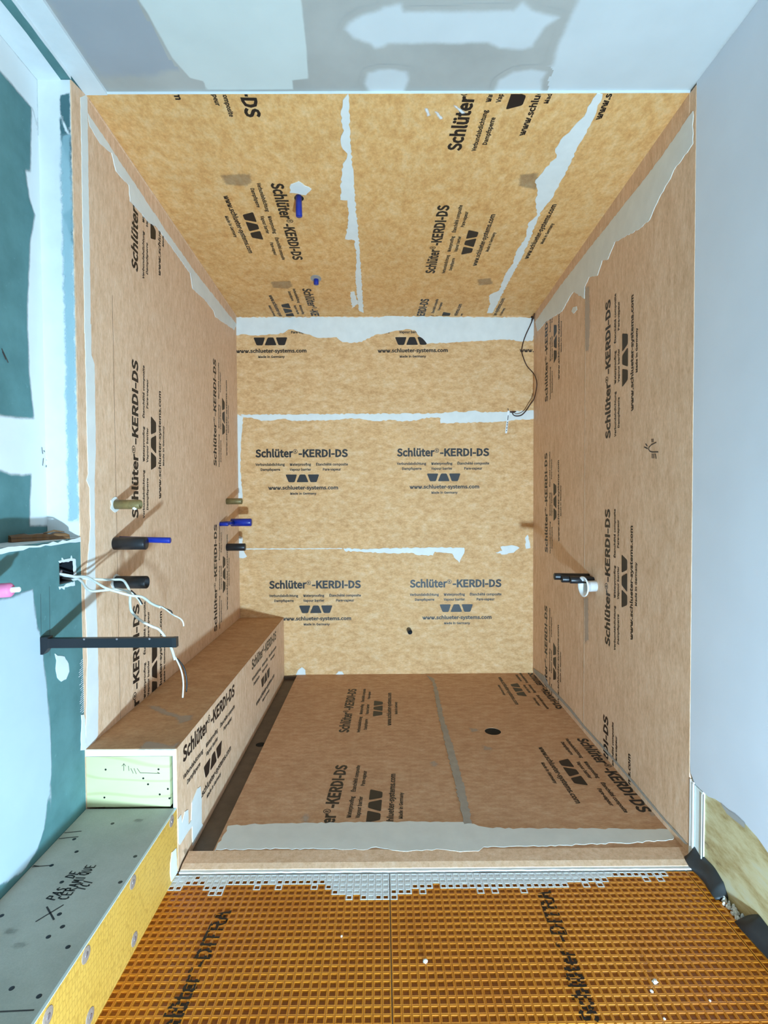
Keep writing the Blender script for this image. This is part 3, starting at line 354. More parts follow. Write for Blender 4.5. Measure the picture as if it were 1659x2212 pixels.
M['black_steel'] = plain('black_painted_steel', (30, 32, 36), .35, .3)
M['hole'] = plain('unlit_black_hole', (6, 6, 6), .9)
M['blue_plastic'] = plain('blue_plastic_pipe', (16, 40, 135), .3)
M['brass'] = plain('dull_brass_pipe', (128, 112, 72), .45, .35, .2, 60)
M['white_plastic'] = plain('white_plastic', (232, 234, 234), .35, 0, .03)
M['cable'] = plain('white_cable_jacket', (200, 200, 192), .4, 0, .08)
M['brown_wire'] = plain('brown_thin_wire', (52, 26, 18), .45)
M['pink'] = plain('pink_foam_sleeve', (208, 112, 150), .6, 0, .12)
M['zinc'] = plain('zinc_screw_head', (150, 140, 142), .4, .6, .2, 200)
M['washer'] = plain('grey_washer_smear', (146, 126, 112), .6, 0, .2, 200)
M['drain_dark'] = plain('dark_drain_channel', (92, 76, 62), .6, 0, .2, 20)
M['gasket'] = plain('black_rubber_gasket', (38, 42, 44), .5, 0, .2)
M['crumb'] = plain('white_mortar_crumb', (225, 225, 220), .8)
M['stain'] = None

def wallpaint():
    n = NT('primed_white_wall'); v = n.coords()
    f = n.noise(v, 3, 3); g = n.noise(v, 400, 2, .7)
    c = n.ramp(f, [(.3, lin(208, 214, 222)), (.7, lin(216, 222, 230))])
    n.bump(g, .08, .001)
    return n.set(c, .75)
M['wallpaint'] = wallpaint()

def drywall():
    n = NT('grey_ceiling_drywall'); v = n.coords()
    f = n.noise(v, 5, 4); g = n.noise(v, 300, 2, .7)
    c = n.ramp(f, [(.3, lin(156, 153, 146)), (.7, lin(170, 167, 160))])
    n.bump(g, .06, .001)
    return n.set(c, .85)
M['drywall'] = drywall()

def teal():
    n = NT('green_moisture_drywall'); v = n.coords()
    f = n.noise(v, 9, 5, .6); g = n.noise(v, 45, 3, .6)
    c = n.ramp(f, [(.3, lin(68, 108, 108)), (.7, lin(86, 128, 128))])
    d = n.ramp(g, [(.62, (0, 0, 0, 1)), (.74, (1, 1, 1, 1))])
    c = n.mix(n.ramp(g, [(.66, (0, 0, 0, 1)), (.76, (.35, .35, .35, 1))]), c, lin(120, 160, 160))
    return n.set(c, .75)
M['teal'] = teal()

def cement():
    n = NT('grey_cement_board'); v = n.coords()
    f = n.noise(v, 6, 5, .6); g = n.noise(v, 260, 2, .7)
    c = n.ramp(f, [(.3, lin(168, 168, 156)), (.7, lin(192, 192, 180))])
    c2 = n.ramp(g, [(.3, (.85, .85, .85, 1)), (.7, (1, 1, 1, 1))])
    n.bump(g, .25, .001)
    return n.set(n.mix(.7, c, c2, 'MULTIPLY'), .85)
M['cement'] = cement()

def ditra_mat():
    n = NT('orange_uncoupling_membrane'); v = n.coords()
    f = n.noise(v, 3, 3)
    c = n.ramp(f, [(.3, lin(196, 112, 18)), (.7, lin(214, 134, 30))])
    n.b.inputs['Coat Weight'].default_value = .4
    n.b.inputs['Coat Roughness'].default_value = .15
    return n.set(c, .30)
M['ditra'] = ditra_mat()
M['ditra_recess'] = plain('orange_membrane_shaded_recess', (146, 76, 12), .35, 0, .15, 12)  # cell bottoms of the same sheet, recess shade painted in as darker orange

def honey():
    n = NT('honey_orange_fleece'); v = n.coords((1, 1, .62))
    vo = n.n('ShaderNodeTexVoronoi', feature='DISTANCE_TO_EDGE')
    vo.inputs['Scale'].default_value = 95
    vo.inputs['Randomness'].default_value = .25
    n.l(v, vo.inputs['Vector'])
    f = n.noise(v, 4, 3)
    c = n.ramp(f, [(.3, lin(198, 148, 56)), (.7, lin(212, 166, 76))])
    c2 = n.ramp(vo.outputs['Distance'], [(.02, (.72, .68, .6, 1)), (.12, (1, 1, 1, 1))])
    n.bump(vo.outputs['Distance'], .4, .003)
    return n.set(n.mix(.8, c, c2, 'MULTIPLY'), .6)
M['honey'] = honey()

def pine(name, light, dark, vec, scale=5):
    n = NT(name); v = n.coords(vec)
    w = n.noise(v, scale, 4, .6)
    wv = n.n('ShaderNodeTexWave', wave_type='BANDS', bands_direction='Z')
    wv.inputs['Scale'].default_value = 5; wv.inputs['Distortion'].default_value = 7
    wv.inputs['Detail'].default_value = 2
    n.l(v, wv.inputs['Vector'])
    c = n.ramp(wv.outputs['Fac'], [(.0, lin(*dark)), (.12, lin(*light)), (1, lin(*light))])
    c2 = n.ramp(w, [(.3, (.86, .84, .8, 1)), (.7, (1, 1, 1, 1))])
    return n.set(n.mix(.8, c, c2, 'MULTIPLY'), .6)
M['pine'] = pine('pale_pine_board', (200, 198, 152), (186, 180, 134), (.35, 1, 1.2))
def plywood():
    n = NT('weathered_plywood'); v = n.coords((1, .5, 1.6))
    f = n.noise(v, 9, 6, .7)
    c = n.ramp(f, [(.30, lin(110, 84, 52)), (.42, lin(180, 158, 108)), (.55, lin(206, 194, 150)), (.75, lin(206, 206, 184))])
    n.bump(f, .3, .003)
    return n.set(c, .75)
M['plywood'] = plywood()
M['scrap'] = pine('split_scrap_wood', (112, 78, 44), (44, 28, 18), (1, .3, 6), 9)

def feather_mat(name, rgb, breakup=.45, strength=1.0, scale=28, over=False):
    """patch that thins out to nothing at its rim (trowelled skim, smears, stains)"""
    n = NT(name); v = n.coords()
    a = n.n('ShaderNodeAttribute', attribute_name='cover')
    f = n.noise(v, scale, 5, .65); f2 = n.noise(v, 8, 3)
    ad = n.n('ShaderNodeMath', operation='MULTIPLY_ADD')
    n.l(f, ad.inputs[0]); ad.inputs[1].default_value = breakup
    n.l(a.outputs['Fac'], ad.inputs[2])
    mr = n.n('ShaderNodeMapRange', interpolation_type='SMOOTHSTEP')
    n.l(ad.outputs[0], mr.inputs[0])
    mr.inputs[1].default_value = .25 + breakup * .4
    mr.inputs[2].default_value = .75 + breakup * .5
    mr.inputs[4].default_value = strength
    d = tuple(c * .94 for c in lin(*rgb)[:3]) + (1,)
    mudc = n.ramp(f2, [(.3, d), (.7, lin(*rgb))])
    if over:      # mud worked into the bare drywall: colour runs out into the board's own grey
        board = n.ramp(n.noise(v, 5, 4), [(.3, lin(*GREY[0])), (.7, lin(*GREY[1]))])
        n.set(n.mix(mr.outputs[0], board, mudc), .82)
        return n.m
    n.set(mudc, .78)
    n.l(mr.outputs[0], n.b.inputs['Alpha'])
    return n.m
GREY = ((156, 153, 146), (170, 167, 160))
M['f_skim'] = feather_mat('feathered_white_skim', (216, 218, 216))
M['f_skim_low'] = feather_mat('trowelled_bluish_skim', (172, 188, 194))
M['f_ceil'] = feather_mat('feathered_ceiling_mud', (196, 199, 198), .35, over=True)
M['f_skim_pale'] = feather_mat('feathered_pale_skim', (196, 200, 194), .25, over=True)
M['f_paper'] = feather_mat('torn_grey_paper', (164, 168, 172), .6, .8)
M['f_skim_blue'] = feather_mat('thin_blue_grey_skim', (150, 154, 160), .9, .8, 14, over=True)
M['f_smear'] = feather_mat('thin_mortar_smear', (194, 182, 168), .9, .5, 60)
M['f_white'] = feather_mat('thin_white_smear', (226, 226, 224), .7, .9, 70)
M['f_stain'] = feather_mat('grey_rub_stain', (140, 122, 98), .9, .38, 60)
M['f_teal'] = feather_mat('bare_green_board', (48, 98, 104), .9, .8, 60)
M['f_dark'] = feather_mat('dark_scuff', (90, 88, 80), .9, .32, 90)
M['f_tealwash'] = feather_mat('thin_skim_over_green', (150, 186, 194), .9, .7, 40)

# ---------------------------------------------------------------- mesh helpers
def tag(o, label=None, cat=None, kind=None, group=None):
    if label: o['label'] = label
    if cat: o['category'] = cat
    if kind: o['kind'] = kind
    if group: o['group'] = group
    return o
def empty(name, loc, label, cat, group=None, kind=None):
    o = bpy.data.objects.new(name, None)
    COL.objects.link(o)
    o.empty_display_size = .05
    o.location = loc
    return tag(o, label, cat, kind, group)
def link(name, me, mat, parent=None, smooth=False):
    mats = mat if isinstance(mat, (list, tuple)) else [mat]
    for m in mats: me.materials.append(m)
    if smooth:
        for p in me.polygons: p.use_smooth = True
    o = bpy.data.objects.new(name, me)
    COL.objects.link(o)
    if parent is not None:
        o.parent = parent
        o.matrix_parent_inverse = Matrix.Translation(-WLOC(parent))
    return o
def WLOC(o):
    v = Vector(o.location) if o.type == 'EMPTY' else Vector((0, 0, 0))
    return v
def mesh(name, verts, faces, mat, parent=None, smooth=False, fix=True):
    me = bpy.data.meshes.new(name)
    me.from_pydata([tuple(v) for v in verts], [], [tuple(f) for f in faces])
    if fix:
        bm = bmesh.new(); bm.from_mesh(me)
        bmesh.ops.recalc_face_normals(bm, faces=bm.faces)
        bm.to_mesh(me); bm.free()
    return link(name, me, mat, parent, smooth)
class MB:
    def __init__(s): s.v = []; s.f = []
    def add(s, v, f):
        k = len(s.v); s.v += [tuple(x) for x in v]; s.f += [tuple(i + k for i in q) for q in f]
        return s
    def box(s, x0, x1, y0, y1, z0, z1):
        v = [(x, y, z) for x in (x0, x1) for y in (y0, y1) for z in (z0, z1)]
        return s.add(v, [(0, 1, 3, 2), (4, 6, 7, 5), (0, 4, 5, 1), (2, 3, 7, 6), (0, 2, 6, 4), (1, 5, 7, 3)])
    def tube(s, pts, r, n=10, caps=True):
        P = [Vector(p) for p in pts]; rr = r if isinstance(r, (list, tuple)) else [r] * len(P)
        up = None; rings = []
        for i, p in enumerate(P):
            t = (P[min(i + 1, len(P) - 1)] - P[max(i - 1, 0)]).normalized()
            if up is None:
                up = t.orthogonal().normalized()
            up = (up - t * up.dot(t)).normalized(); w = t.cross(up)
            rings.append([p + (up * math.cos(2 * math.pi * k / n) + w * math.sin(2 * math.pi * k / n)) * rr[i] for k in range(n)])
        f = [(i * n + k, i * n + (k + 1) % n, (i + 1) * n + (k + 1) % n, (i + 1) * n + k) for i in range(len(P) - 1) for k in range(n)]
        if caps: f += [tuple(range(n - 1, -1, -1)), tuple((len(P) - 1) * n + k for k in range(n))]
        return s.add([q for ring in rings for q in ring], f)
    def lathe(s, base, axis, prof, n=20):
        """prof: list of (distance along axis, radius)"""
        a = Vector(axis).normalized(); u = a.orthogonal().normalized(); w = a.cross(u); b = Vector(base)
        v = [b + a * d + (u * math.cos(2 * math.pi * k / n) + w * math.sin(2 * math.pi * k / n)) * r for d, r in prof for k in range(n)]
        f = [(i * n + k, i * n + (k + 1) % n, (i + 1) * n + (k + 1) % n, (i + 1) * n + k) for i in range(len(prof) - 1) for k in range(n)]
        f += [tuple(range(n - 1, -1, -1)), tuple((len(prof) - 1) * n + k for k in range(n))]
        return s.add(v, f)
    def build(s, name, mat, parent=None, smooth=False):
        return mesh(name, s.v, s.f, mat, parent, smooth)

def rough(poly, amp=.003, seg=.012, seed=0):
    """ragged trowelled outline"""
    rnd = random.Random(seed); out = []
    n = len(poly)
    for i in range(n):
        a = Vector(poly[i]); b = Vector(poly[(i + 1) % n]); d = b - a
        k = max(1, int(d.length / seg)); nv = Vector((-d.y, d.x)).normalized() if d.length > 1e-6 else Vector((0, 0))
        for j in range(k):
            p = a + d * (j / k)
            out.append(p + nv * (rnd.uniform(-amp, amp) if (j or k == 1) else 0))
    return [(p.x, p.y) for p in out]
def slab(name, s, poly, h0, h1, mat, parent=None):
    n = len(poly)
    v = [S(s, a, b, h1) for a, b in poly] + [S(s, a, b, h0) for a, b in poly]
    f = [tuple(range(n))] + [(i, (i + 1) % n, n + (i + 1) % n, n + i) for i in range(n)] + [tuple(range(2 * n - 1, n - 1, -1))]
    return mesh(name, v, f, mat, parent)
def rect(a0, a1, b0, b1): return [(a0, b0), (a1, b0), (a1, b1), (a0, b1)]
def trowel(name, key, mat, parent, h1=.0022, amp=.003, seg=.014, h0=0.0, seed=None):
    s = SURF_OF[key]
    return slab(name, s, rough(OUT[key], amp, seg, seed if seed is not None else len(key) * 7 + len(OUT[key])), h0, h1, mat, parent)
def smear(name, s, poly, mat, parent, soft=.015, res=.008, h=.0004):
    """thin coat with a cover attribute fading over `soft` metres at its rim"""
    P = np.array(poly, float)
    lo = P.min(0) - soft; hi = P.max(0) + soft
    na, nb = [max(2, int((hi[i] - lo[i]) / res) + 1) for i in (0, 1)]
    ga, gb = np.meshgrid(np.linspace(lo[0], hi[0], na), np.linspace(lo[1], hi[1], nb), indexing='ij')
    q = np.stack([ga.ravel(), gb.ravel()], 1)
    d = np.full(len(q), 1e9); ins = np.zeros(len(q), bool)
    for i in range(len(P)):
        a, b = P[i], P[(i + 1) % len(P)]
        ab = b - a; t = np.clip(((q - a) @ ab) / max(ab @ ab, 1e-12), 0, 1)
        d = np.minimum(d, np.linalg.norm(q - a - t[:, None] * ab, axis=1))
        c = (a[1] > q[:, 1]) != (b[1] > q[:, 1])
        with np.errstate(divide='ignore', invalid='ignore'):
            xx = a[0] + (q[:, 1] - a[1]) * ab[0] / (ab[1] if abs(ab[1]) > 1e-12 else 1e-12)
        ins ^= c & (q[:, 0] < xx)
    sd = np.where(ins, d, -d)
    cov = np.clip(.5 + sd / (2 * soft), 0, 1)
    idx = np.arange(na * nb).reshape(na, nb)
    fs = np.stack([idx[:-1, :-1], idx[1:, :-1], idx[1:, 1:], idx[:-1, 1:]], -1).reshape(-1, 4)
    fs = fs[cov[fs].max(1) > 0.02]
    used = np.unique(fs); remap = -np.ones(len(q), int); remap[used] = np.arange(len(used))
    me = bpy.data.meshes.new(name)
    me.from_pydata([S(s, float(q[i, 0]), float(q[i, 1]), h) for i in used], [], remap[fs].tolist())
    at = me.attributes.new('cover', 'FLOAT', 'POINT')
    at.data.foreach_set('value', cov[used].astype(np.float32))
    return link(name, me, mat, parent)
def ribbon(mb, s, pts, w, h=.0006):
    for (a, b) in zip(pts[:-1], pts[1:]):
        a = Vector(a); b = Vector(b); d = b - a
        if d.length < 1e-6: continue
        d.normalize(); nv = Vector((-d.y, d.x)) * w / 2; e = d * w * .3
        q = [a - e + nv, a - e - nv, b + e - nv, b + e + nv]
        mb.add([S(s, p.x, p.y, h) for p in q], [(0, 1, 2, 3)])
def disc2(s, a, b, r, h, n=12): return [S(s, a + r * math.cos(2 * math.pi * k / n), b + r * math.sin(2 * math.pi * k / n), h) for k in range(n)]
def spline(pts, k=6):
    P = [Vector(p) for p in pts]; out = []
    for i in range(len(P) - 1):
        p0, p1, p2, p3 = P[max(i - 1, 0)], P[i], P[i + 1], P[min(i + 2, len(P) - 1)]
        for j in range(k):
            t = j / k
            out.append(.5 * ((2 * p1) + (p2 - p0) * t + (2 * p0 - 5 * p1 + 4 * p2 - p3) * t * t + (3 * p1 - p0 - 3 * p2 + p3) * t ** 3))
    out.append(P[-1])
    return out
def sheet_with_hole(name, s, a0, a1, b0, b1, c, r, h0, h1, mat, parent, n=32):
    """rectangular sheet with a round hole cut through it"""
    ang = [2 * math.pi * k / n for k in range(n)]
    for (x, y) in ((a0, b0), (a1, b0), (a1, b1), (a0, b1)):
        ang.append(math.atan2(y - c[1], x - c[0]) % (2 * math.pi))
    ang = sorted(set(round(t, 6) for t in ang)); m = len(ang)
    inner = [(c[0] + r * math.cos(t), c[1] + r * math.sin(t)) for t in ang]; outer = []
    for t in ang:
        dx, dy = math.cos(t), math.sin(t); ks = []
        if dx > 1e-9: ks.append((a1 - c[0]) / dx)
        if dx < -1e-9: ks.append((a0 - c[0]) / dx)
        if dy > 1e-9: ks.append((b1 - c[1]) / dy)
        if dy < -1e-9: ks.append((b0 - c[1]) / dy)
        k = min(ks); outer.append((c[0] + dx * k, c[1] + dy * k))
    v = [S(s, *p, h1) for p in inner] + [S(s, *p, h1) for p in outer] + [S(s, *p, h0) for p in inner] + [S(s, *p, h0) for p in outer]
    f = []
    for i in range(m):
        j = (i + 1) % m
        f += [(i, j, m + j, m + i), (2 * m + i, 2 * m + j, j, i), (m + i, m + j, 3 * m + j, 3 * m + i), (2 * m + i, 3 * m + i, 3 * m + j, 2 * m + j)]
    return mesh(name, v, f, mat, parent)

# ---------------------------------------------------------------- printed lettering
def text2d(t, bold=0.0, res=2):
    """flat letter shapes set side by side (unit em)"""
    V = []; F_ = []; x = 0
    for ch in t:
        if ch == ' ': x += .20; continue
        adv, vs, fs = GLYPHS[ch]
        k = len(V)
        V += [(x + float(p.split(',')[0]) / 1000, float(p.split(',')[1]) / 1000) for p in vs.split()]
        F_ += [tuple(k + int(n) for n in q.split(',')) for q in fs.split()]
        x += adv / 1000
    return np.array(V), F_
CAPH = text2d('E')[0][:, 1].max()
def fit(mb, t, x0, x1, base, cap, bold=0.0, res=2):
    v, f = text2d(t, bold, res)
    sx = (x1 - x0) / (v[:, 0].max() - v[:, 0].min())
    w = np.stack([(v[:, 0] - v[:, 0].min()) * sx + x0, v[:, 1] * cap / CAPH + base, np.zeros(len(v))], 1)
    mb.add(w.tolist(), f)
def rounded(mb, pts, r):
    out = []; n = len(pts)
    for i in range(n):
        p, a, b = Vector(pts[i]), Vector(pts[i - 1]), Vector(pts[(i + 1) % n])
        u = (a - p).normalized(); w = (b - p).normalized()
        for t in (0, .33, .67, 1):
            e0 = p + u * r; e1 = p + w * r
            out.append(e0 * (1 - t) ** 2 + p * 2 * t * (1 - t) + e1 * t * t)
    mb.add([(p.x, p.y, 0) for p in out], [tuple(range(len(out)))])
KB = .0012694
def print_block():
    mb = MB(); k = KB
    fit(mb, 'Schlüter', 0, 195 * k, 0, 39 * k, .022, 3)
    rc = (207 * k, 28 * k); nr = 20
    ring = [(rc[0] + r_ * k * math.cos(2 * math.pi * i / nr), rc[1] + r_ * k * math.sin(2 * math.pi * i / nr), 0) for r_ in (11.5, 9.0) for i in range(nr)]
    mb.add(ring, [(i, (i + 1) % nr, nr + (i + 1) % nr, nr + i) for i in range(nr)])
    fit(mb, 'R', 203 * k, 211.5 * k, 22.5 * k, 11 * k)
    fit(mb, '-KERDI-DS', 224 * k, 479 * k, 0, 39 * k, .022, 3)
    for t, a, b, y in (('Verbundabdichtung', 0, 152, -45), ('Waterproofing', 177, 288, -45), ('Étanchéité composite', 314, 479, -45),
                       ('Dampfsperre', 27, 128, -71), ('Vapour barrier', 177, 288, -71), ('Pare-vapeur', 349, 443, -71)):
        fit(mb, t, a * k, b * k, y * k, 12.5 * k, .014, 1)
    for q in (((155, -91), (215, -91), (202, -131), (171, -131)), ((229, -91), (258, -91), (274, -131), (212, -131)), ((270, -91), (330, -91), (316, -131), (284, -131))):
        rounded(mb, [(x * k, y * k) for x, y in q], 6 * k)
    fit(mb, 'www.schlueter-systems.com', 65 * k, 427 * k, -168 * k, 18 * k, .016, 2)
    fit(mb, 'Made in Germany', 179 * k, 315 * k, -195 * k, 11.5 * k, .014, 1)
    me = bpy.data.meshes.new('block'); me.from_pydata(mb.v, [], mb.f)
    return me
BLOCK = print_block()
def place_print(s, spec, clip, parent, h=.0006, block=None, name='print'):
    """stamp one printed block on a sheet, cut off at the sheet's edges; clip=(a0,a1,b0,b1)"""
    mode, o, d, sg, w = spec
    d = Vector(d); u = Vector((-d.y, d.x)) * sg; o = Vector(o)
    if mode in 'e': o = o - d * 479 * KB
    if mode == 'u': o = o - d * 65 * KB + u * 168 * KB
    if mode == 'v': o = o - d * 427 * KB + u * 168 * KB
    bm = bmesh.new(); bm.from_mesh(block or BLOCK)
    for v in bm.verts:
        p = o + d * v.co.x + u * v.co.y
        v.co = (p.x, p.y, 0)
    a0, a1, b0, b1 = clip
    for co, no in (((a0, 0, 0), (-1, 0, 0)), ((a1, 0, 0), (1, 0, 0)), ((0, b0, 0), (0, -1, 0)), ((0, b1, 0), (0, 1, 0))):
        bmesh.ops.bisect_plane(bm, geom=bm.verts[:] + bm.edges[:] + bm.faces[:], plane_co=co, plane_no=no, clear_outer=True)
    if not bm.faces:
        bm.free(); return None
    for v in bm.verts: v.co = S(s, v.co.x, v.co.y, h)
    me = bpy.data.meshes.new(name); bm.to_mesh(me); bm.free()
    return link(name, me, M['ink'], parent)

STROKES = {'P': [[(0, 0), (0, 1), (.55, .95), (.6, .6), (0, .5)]], 'A': [[(0, 0), (.35, 1), (.7, 0)], [(.15, .4), (.55, .4)]],
 'S': [[(.6, .9), (.2, 1), (.05, .75), (.5, .45), (.55, .15), (.25, 0), (0, .1)]], 'D': [[(0, 0), (0, 1), (.5, .85), (.6, .5), (.45, .1), (0, 0)]],
 'E': [[(.6, 1), (0, 1), (0, 0), (.6, 0)], [(0, .5), (.45, .5)]], 'C': [[(.6, .9), (.25, 1), (0, .6), (.05, .2), (.3, 0), (.6, .1)]],
 'É': [[(.6, 1), (0, 1), (0, 0), (.6, 0)], [(0, .5), (.45, .5)], [(.25, 1.12), (.5, 1.3)]], 'R': [[(0, 0), (0, 1), (.55, .95), (.55, .6), (0, .5), (.6, 0)]],
 'M': [[(0, 0), (.08, 1), (.35, .4), (.62, 1), (.7, 0)]], 'I': [[(.2, 0), (.2, 1)]], 'Q': [[(.3, 0), (0, .35), (.1, .9), (.45, 1), (.65, .6), (.5, .1), (.3, 0)], [(.4, .25), (.7, -.1)]],
 'U': [[(0, 1), (.05, .2), (.3, 0), (.55, .2), (.6, 1)]]}
def handwrite(mb, s, txt, start, end, cap, w, flip):
    a = Vector(start); d = (Vector(end) - a); L = d.length; d.normalize()
    u = Vector((-d.y, d.x)) * flip; step = L / len(txt)
    for i, ch in enumerate(txt):
        for st in STROKES[ch]:
            ribbon(mb, s, [tuple(a + d * (step * (i + x)) + u * cap * y) for x, y in st], w)

# ================================================================ THE SETTING
# ---- left wall: green board with a set-back upper part (ledge), shower lining behind
b = MB()
b.box(-1.16, -.9455, 1.665, 3.62, -.06, 2.52)                       # shower part
ex0, ex1, ez0, ez1 = 1.553, 1.634, .936, 1.001                     # cut-out for the electrical box
for y0, y1, z0, z1 in ((-2.2, 1.665, -.06, ez0), (-2.2, 1.665, ez1, 1.065), (-2.2, ex0, ez0, ez1), (ex1, 1.665, ez0, ez1)):
    b.box(-.958, XL, y0, y1, z0, z1)
b.box(-1.16, -1.045, -2.2, 1.665, -.06, 2.52)
b.box(-1.045, -.958, -2.2, 1.665, 1.045, 1.065)
b.box(-1.045, XL, -2.2, 1.665, 2.466, 2.52)
wl = b.build('wall_left', M['teal'])
tag(wl, 'green moisture-resistant drywall on the left with white joint mud and ledge', 'wall', 'structure')
ysl = 1.891
top_l = lambda y: cz(max(y, YF)) - .0005
s1 = slab('membrane_sheet', 'LW', [(1.665, -.03), (ysl, -.03), (ysl, top_l(ysl)), (YF, top_l(YF)), (1.665, 2.466)], -.0025, .0012, M['kraft_side'], wl)
s2 = slab('membrane_sheet', 'LW', [(ysl, -.03), (YB, -.03), (YB, top_l(YB)), (ysl, top_l(ysl))], -.0025, 0, M['kraft_side'], wl)
for sp in PRINTS['LW']: place_print('LW', sp, (ysl, YB, .395, 2.45), s2)
def band_poly(key):
    e = [(min(max(y, YF), YB), z - .006) for y, z in OUT[key][:6]]
    return e + [(y, cz(y) - .0003) for y, z in reversed(e)]
slab('corner_band', 'LW', band_poly('lw_top'), 0, .0013, M['kraft_side'], wl)
slab('seam_line', 'LW', rough(rect(ysl, ysl + .0016, .396, 1.9), .0004, .04, 2), 0, .0016, M['scrap'], wl)
trowel('sealant_patch', 'lw_top', M['sealant'], wl, .0026)
trowel('sealant_strip', 'lw_edge', M['sealant'], wl, .003, .0015)
trowel('sealant_patch', 'lw_low', M['sealant'], wl, .003, .002)
smear('skim_coat', 'LW', OUT['lw_big'], M['f_skim_low'], wl, .006, .012, .0012)
trowel('mud_patch', 'lw_blob', M['mud'], wl, .0018, .001, .01)
trowel('torn_edge', 'lw_torn', M['mud'], wl, .004, .004, .02)
trowel('torn_edge', 'lw_boxrim', M['mud'], wl, .002, .0015, .008)
trowel('torn_edge', 'lw_boxrim2', M['mud'], wl, .002, .0015, .008)
mk = MB(); rb = random.Random(21)
for i in range(26):
    z = .52 + .17 * i / 26; y = 1.664
    ribbon(mk, 'LW', [(y, z), (y - rb.uniform(.010, .026), z - .003)], .0022, .0014)
mk.build('brush_strokes', M['mud'], wl)
# set-back upper wall, its side return and the underside of its head, coated with mud
slab('return_skim', 'NR', rough(rect(-1.0445, -.9455, 1.066, 2.465), .0006, .03, 3), 0, .0015, M['mud'], wl)
smear('skim_coat', 'NW', OUT['nw_corner'], M['f_skim'], wl, .012, .008, .001)
smear('skim_coat', 'NW', [(-.6, 2.37), (1.2, 2.36), (1.5, 2.365), (1.64, 2.36), (1.664, 2.30), (1.664, 2.466), (-.6, 2.466)], M['f_skim'], wl, .012, .012, .0014)
for k in ('nr_teal1', 'nr_teal2', 'nr_teal3'):
    smear('bare_spot', 'NR', [(min(max(a, -1.04), -.947), z) for a, z in OUT[k]], M['f_teal'], wl, .006, .004, .002)
smear('bare_spot', 'NR', rect(-.975, -.947, 1.12, 2.3), M['f_tealwash'], wl, .012, .006, .0022)
me_so = MB().add([(-1.044, -2.2, 2.465), (-.972, -2.2, 2.465), (-.978, 1.2, 2.465), (-.968, 1.5, 2.465), (-.972, 1.664, 2.465), (-1.044, 1.664, 2.465)], [(0, 1, 2, 3, 4, 5)])
me_so.build('soffit_skim', M['mud'], wl)
slab('mud_strip', 'LW', rough(rect(-2.2, 1.664, 2.467, 2.489), .001, .03, 5), 0, .0015, M['mud'], wl)
slab('ledge_skim', 'LE', rough(rect(-1.0445, -.946, -2.2, 1.6645), .0005, .05, 6), 0, .0012, M['mud'], wl)
mk = MB()
for i in range(0, 4, 2): ribbon(mk, 'LW', OUT['lw_lines'][i:i + 2], .0012, .0008)
mk.build('pencil_lines', M['pencil'], wl)
mk = MB(); q = OUT['nw_marks']
for i, j in ((0, 2), (2, 4), (4, 6), (6, 8), (8, 11), (11, 13)): ribbon(mk, 'NW', q[i:j], .003, .003)
ribbon(mk, 'NW', OUT['lw_teal'][:2], .004, .003); ribbon(mk, 'NW', OUT['lw_teal'][2:], .004, .003)
mk.build('pencil_marks', M['pencil'], wl)

# ---- right wall: primed drywall outside, lined shower part inside
q = OUT['rw_cut']
low = [(y, z) for y, z in q]
poly = [(1.7105, 2.49)] + low + [(1.0, .235), (.4, .25), (-.5, .24), (-2.2, .24), (-2.2, 2.49)]
b = MB()
b.box(1.0125, 1.12, -2.2, 3.62, -.06, 2.52)
wr = b.build('wall_right', M['wallpaint'])
tag(wr, 'white primed drywall on the right, cut off above the floor', 'wall', 'structure')
slab('drywall_board', 'RW', rough(poly, .0012, .02, 4), -.0125, 0, M['wallpaint'], wr)
slab('plywood_sheathing', 'RW', rect(-2.2, 1.66, -.02, .36), -.0125, -.0085, M['plywood'], wr)
smear('torn_paper', 'RW', OUT['rw_cut2'], M['f_paper'], wr, .006, .004, .0006)
bd = MB()
bd.box(1.0 - .001, 1.012, 1.688, 1.712, 0, .262); bd.box(1.0 - .004, 1.0, 1.684, 1.690, 0, .258); bd.box(1.0 - .003, 1.0, 1.700, 1.704, 0, .266)
bd.build('corner_bead', M['white_plastic'], wr)
bd = MB(); bd.box(1.001, 1.012, 1.641, 1.684, 0, .256); bd.box(.9985, 1.004, 1.641, 1.645, .0, .25)
bd.build('bead_flange', M['white_core'], wr)
ysr = 2.618
s1 = slab('membrane_sheet', 'RW', [(1.7105, -.02), (ysr, -.02), (ysr, top_l(ysr)), (YF, top_l(YF)), (1.7105, 2.48)], -.0125, .0012, M['kraft_side'], wr)
s2 = slab('membrane_sheet', 'RW', [(ysr, -.02), (YB, -.02), (YB, top_l(YB)), (ysr, top_l(ysr))], -.0125, 0, M['kraft_side'], wr)
for sp in PRINTS['RW']:
    if sp[4] == 'near': place_print('RW', sp, (1.7105, ysr, .014, 2.45), s1, .0018)
    else: place_print('RW', sp, (ysr, YB, .014, 2.45), s2)
slab('corner_band', 'RW', band_poly('rw_top'), 0, .0024, M['kraft_side'], wr)
trowel('sealant_patch', 'rw_top', M['sealant'], wr, .0032)
trowel('sealant_patch', 'rw_blob', M['sealant'], wr, .002, .001)
smear('seam_smear', 'RW', OUT['rw_seam1'], M['f_smear'], wr, .012, .006, .002)
smear('seam_smear', 'RW', OUT['rw_seam2'], M['f_smear'], wr, .012, .006, .002)
slab('seam_bead', 'RW', rough(rect(ysr - .001, ysr + .004, .02, 2.3), .0012, .03, 8), 0, .0015, M['seam_tan'], wr)
trowel('floor_joint_bead', 'rw_foot', M['sealant_grey'], wr, .004, .001)
mk = MB(); ribbon(mk, 'RW', OUT['rw_arch'], .004, .002); q = OUT['rw_marks']
for i in range(0, len(q), 2): ribbon(mk, 'RW', q[i:i + 2], .005, .002)
mk.build('pencil_marks', M['pencil'], wr)
random.seed(5)

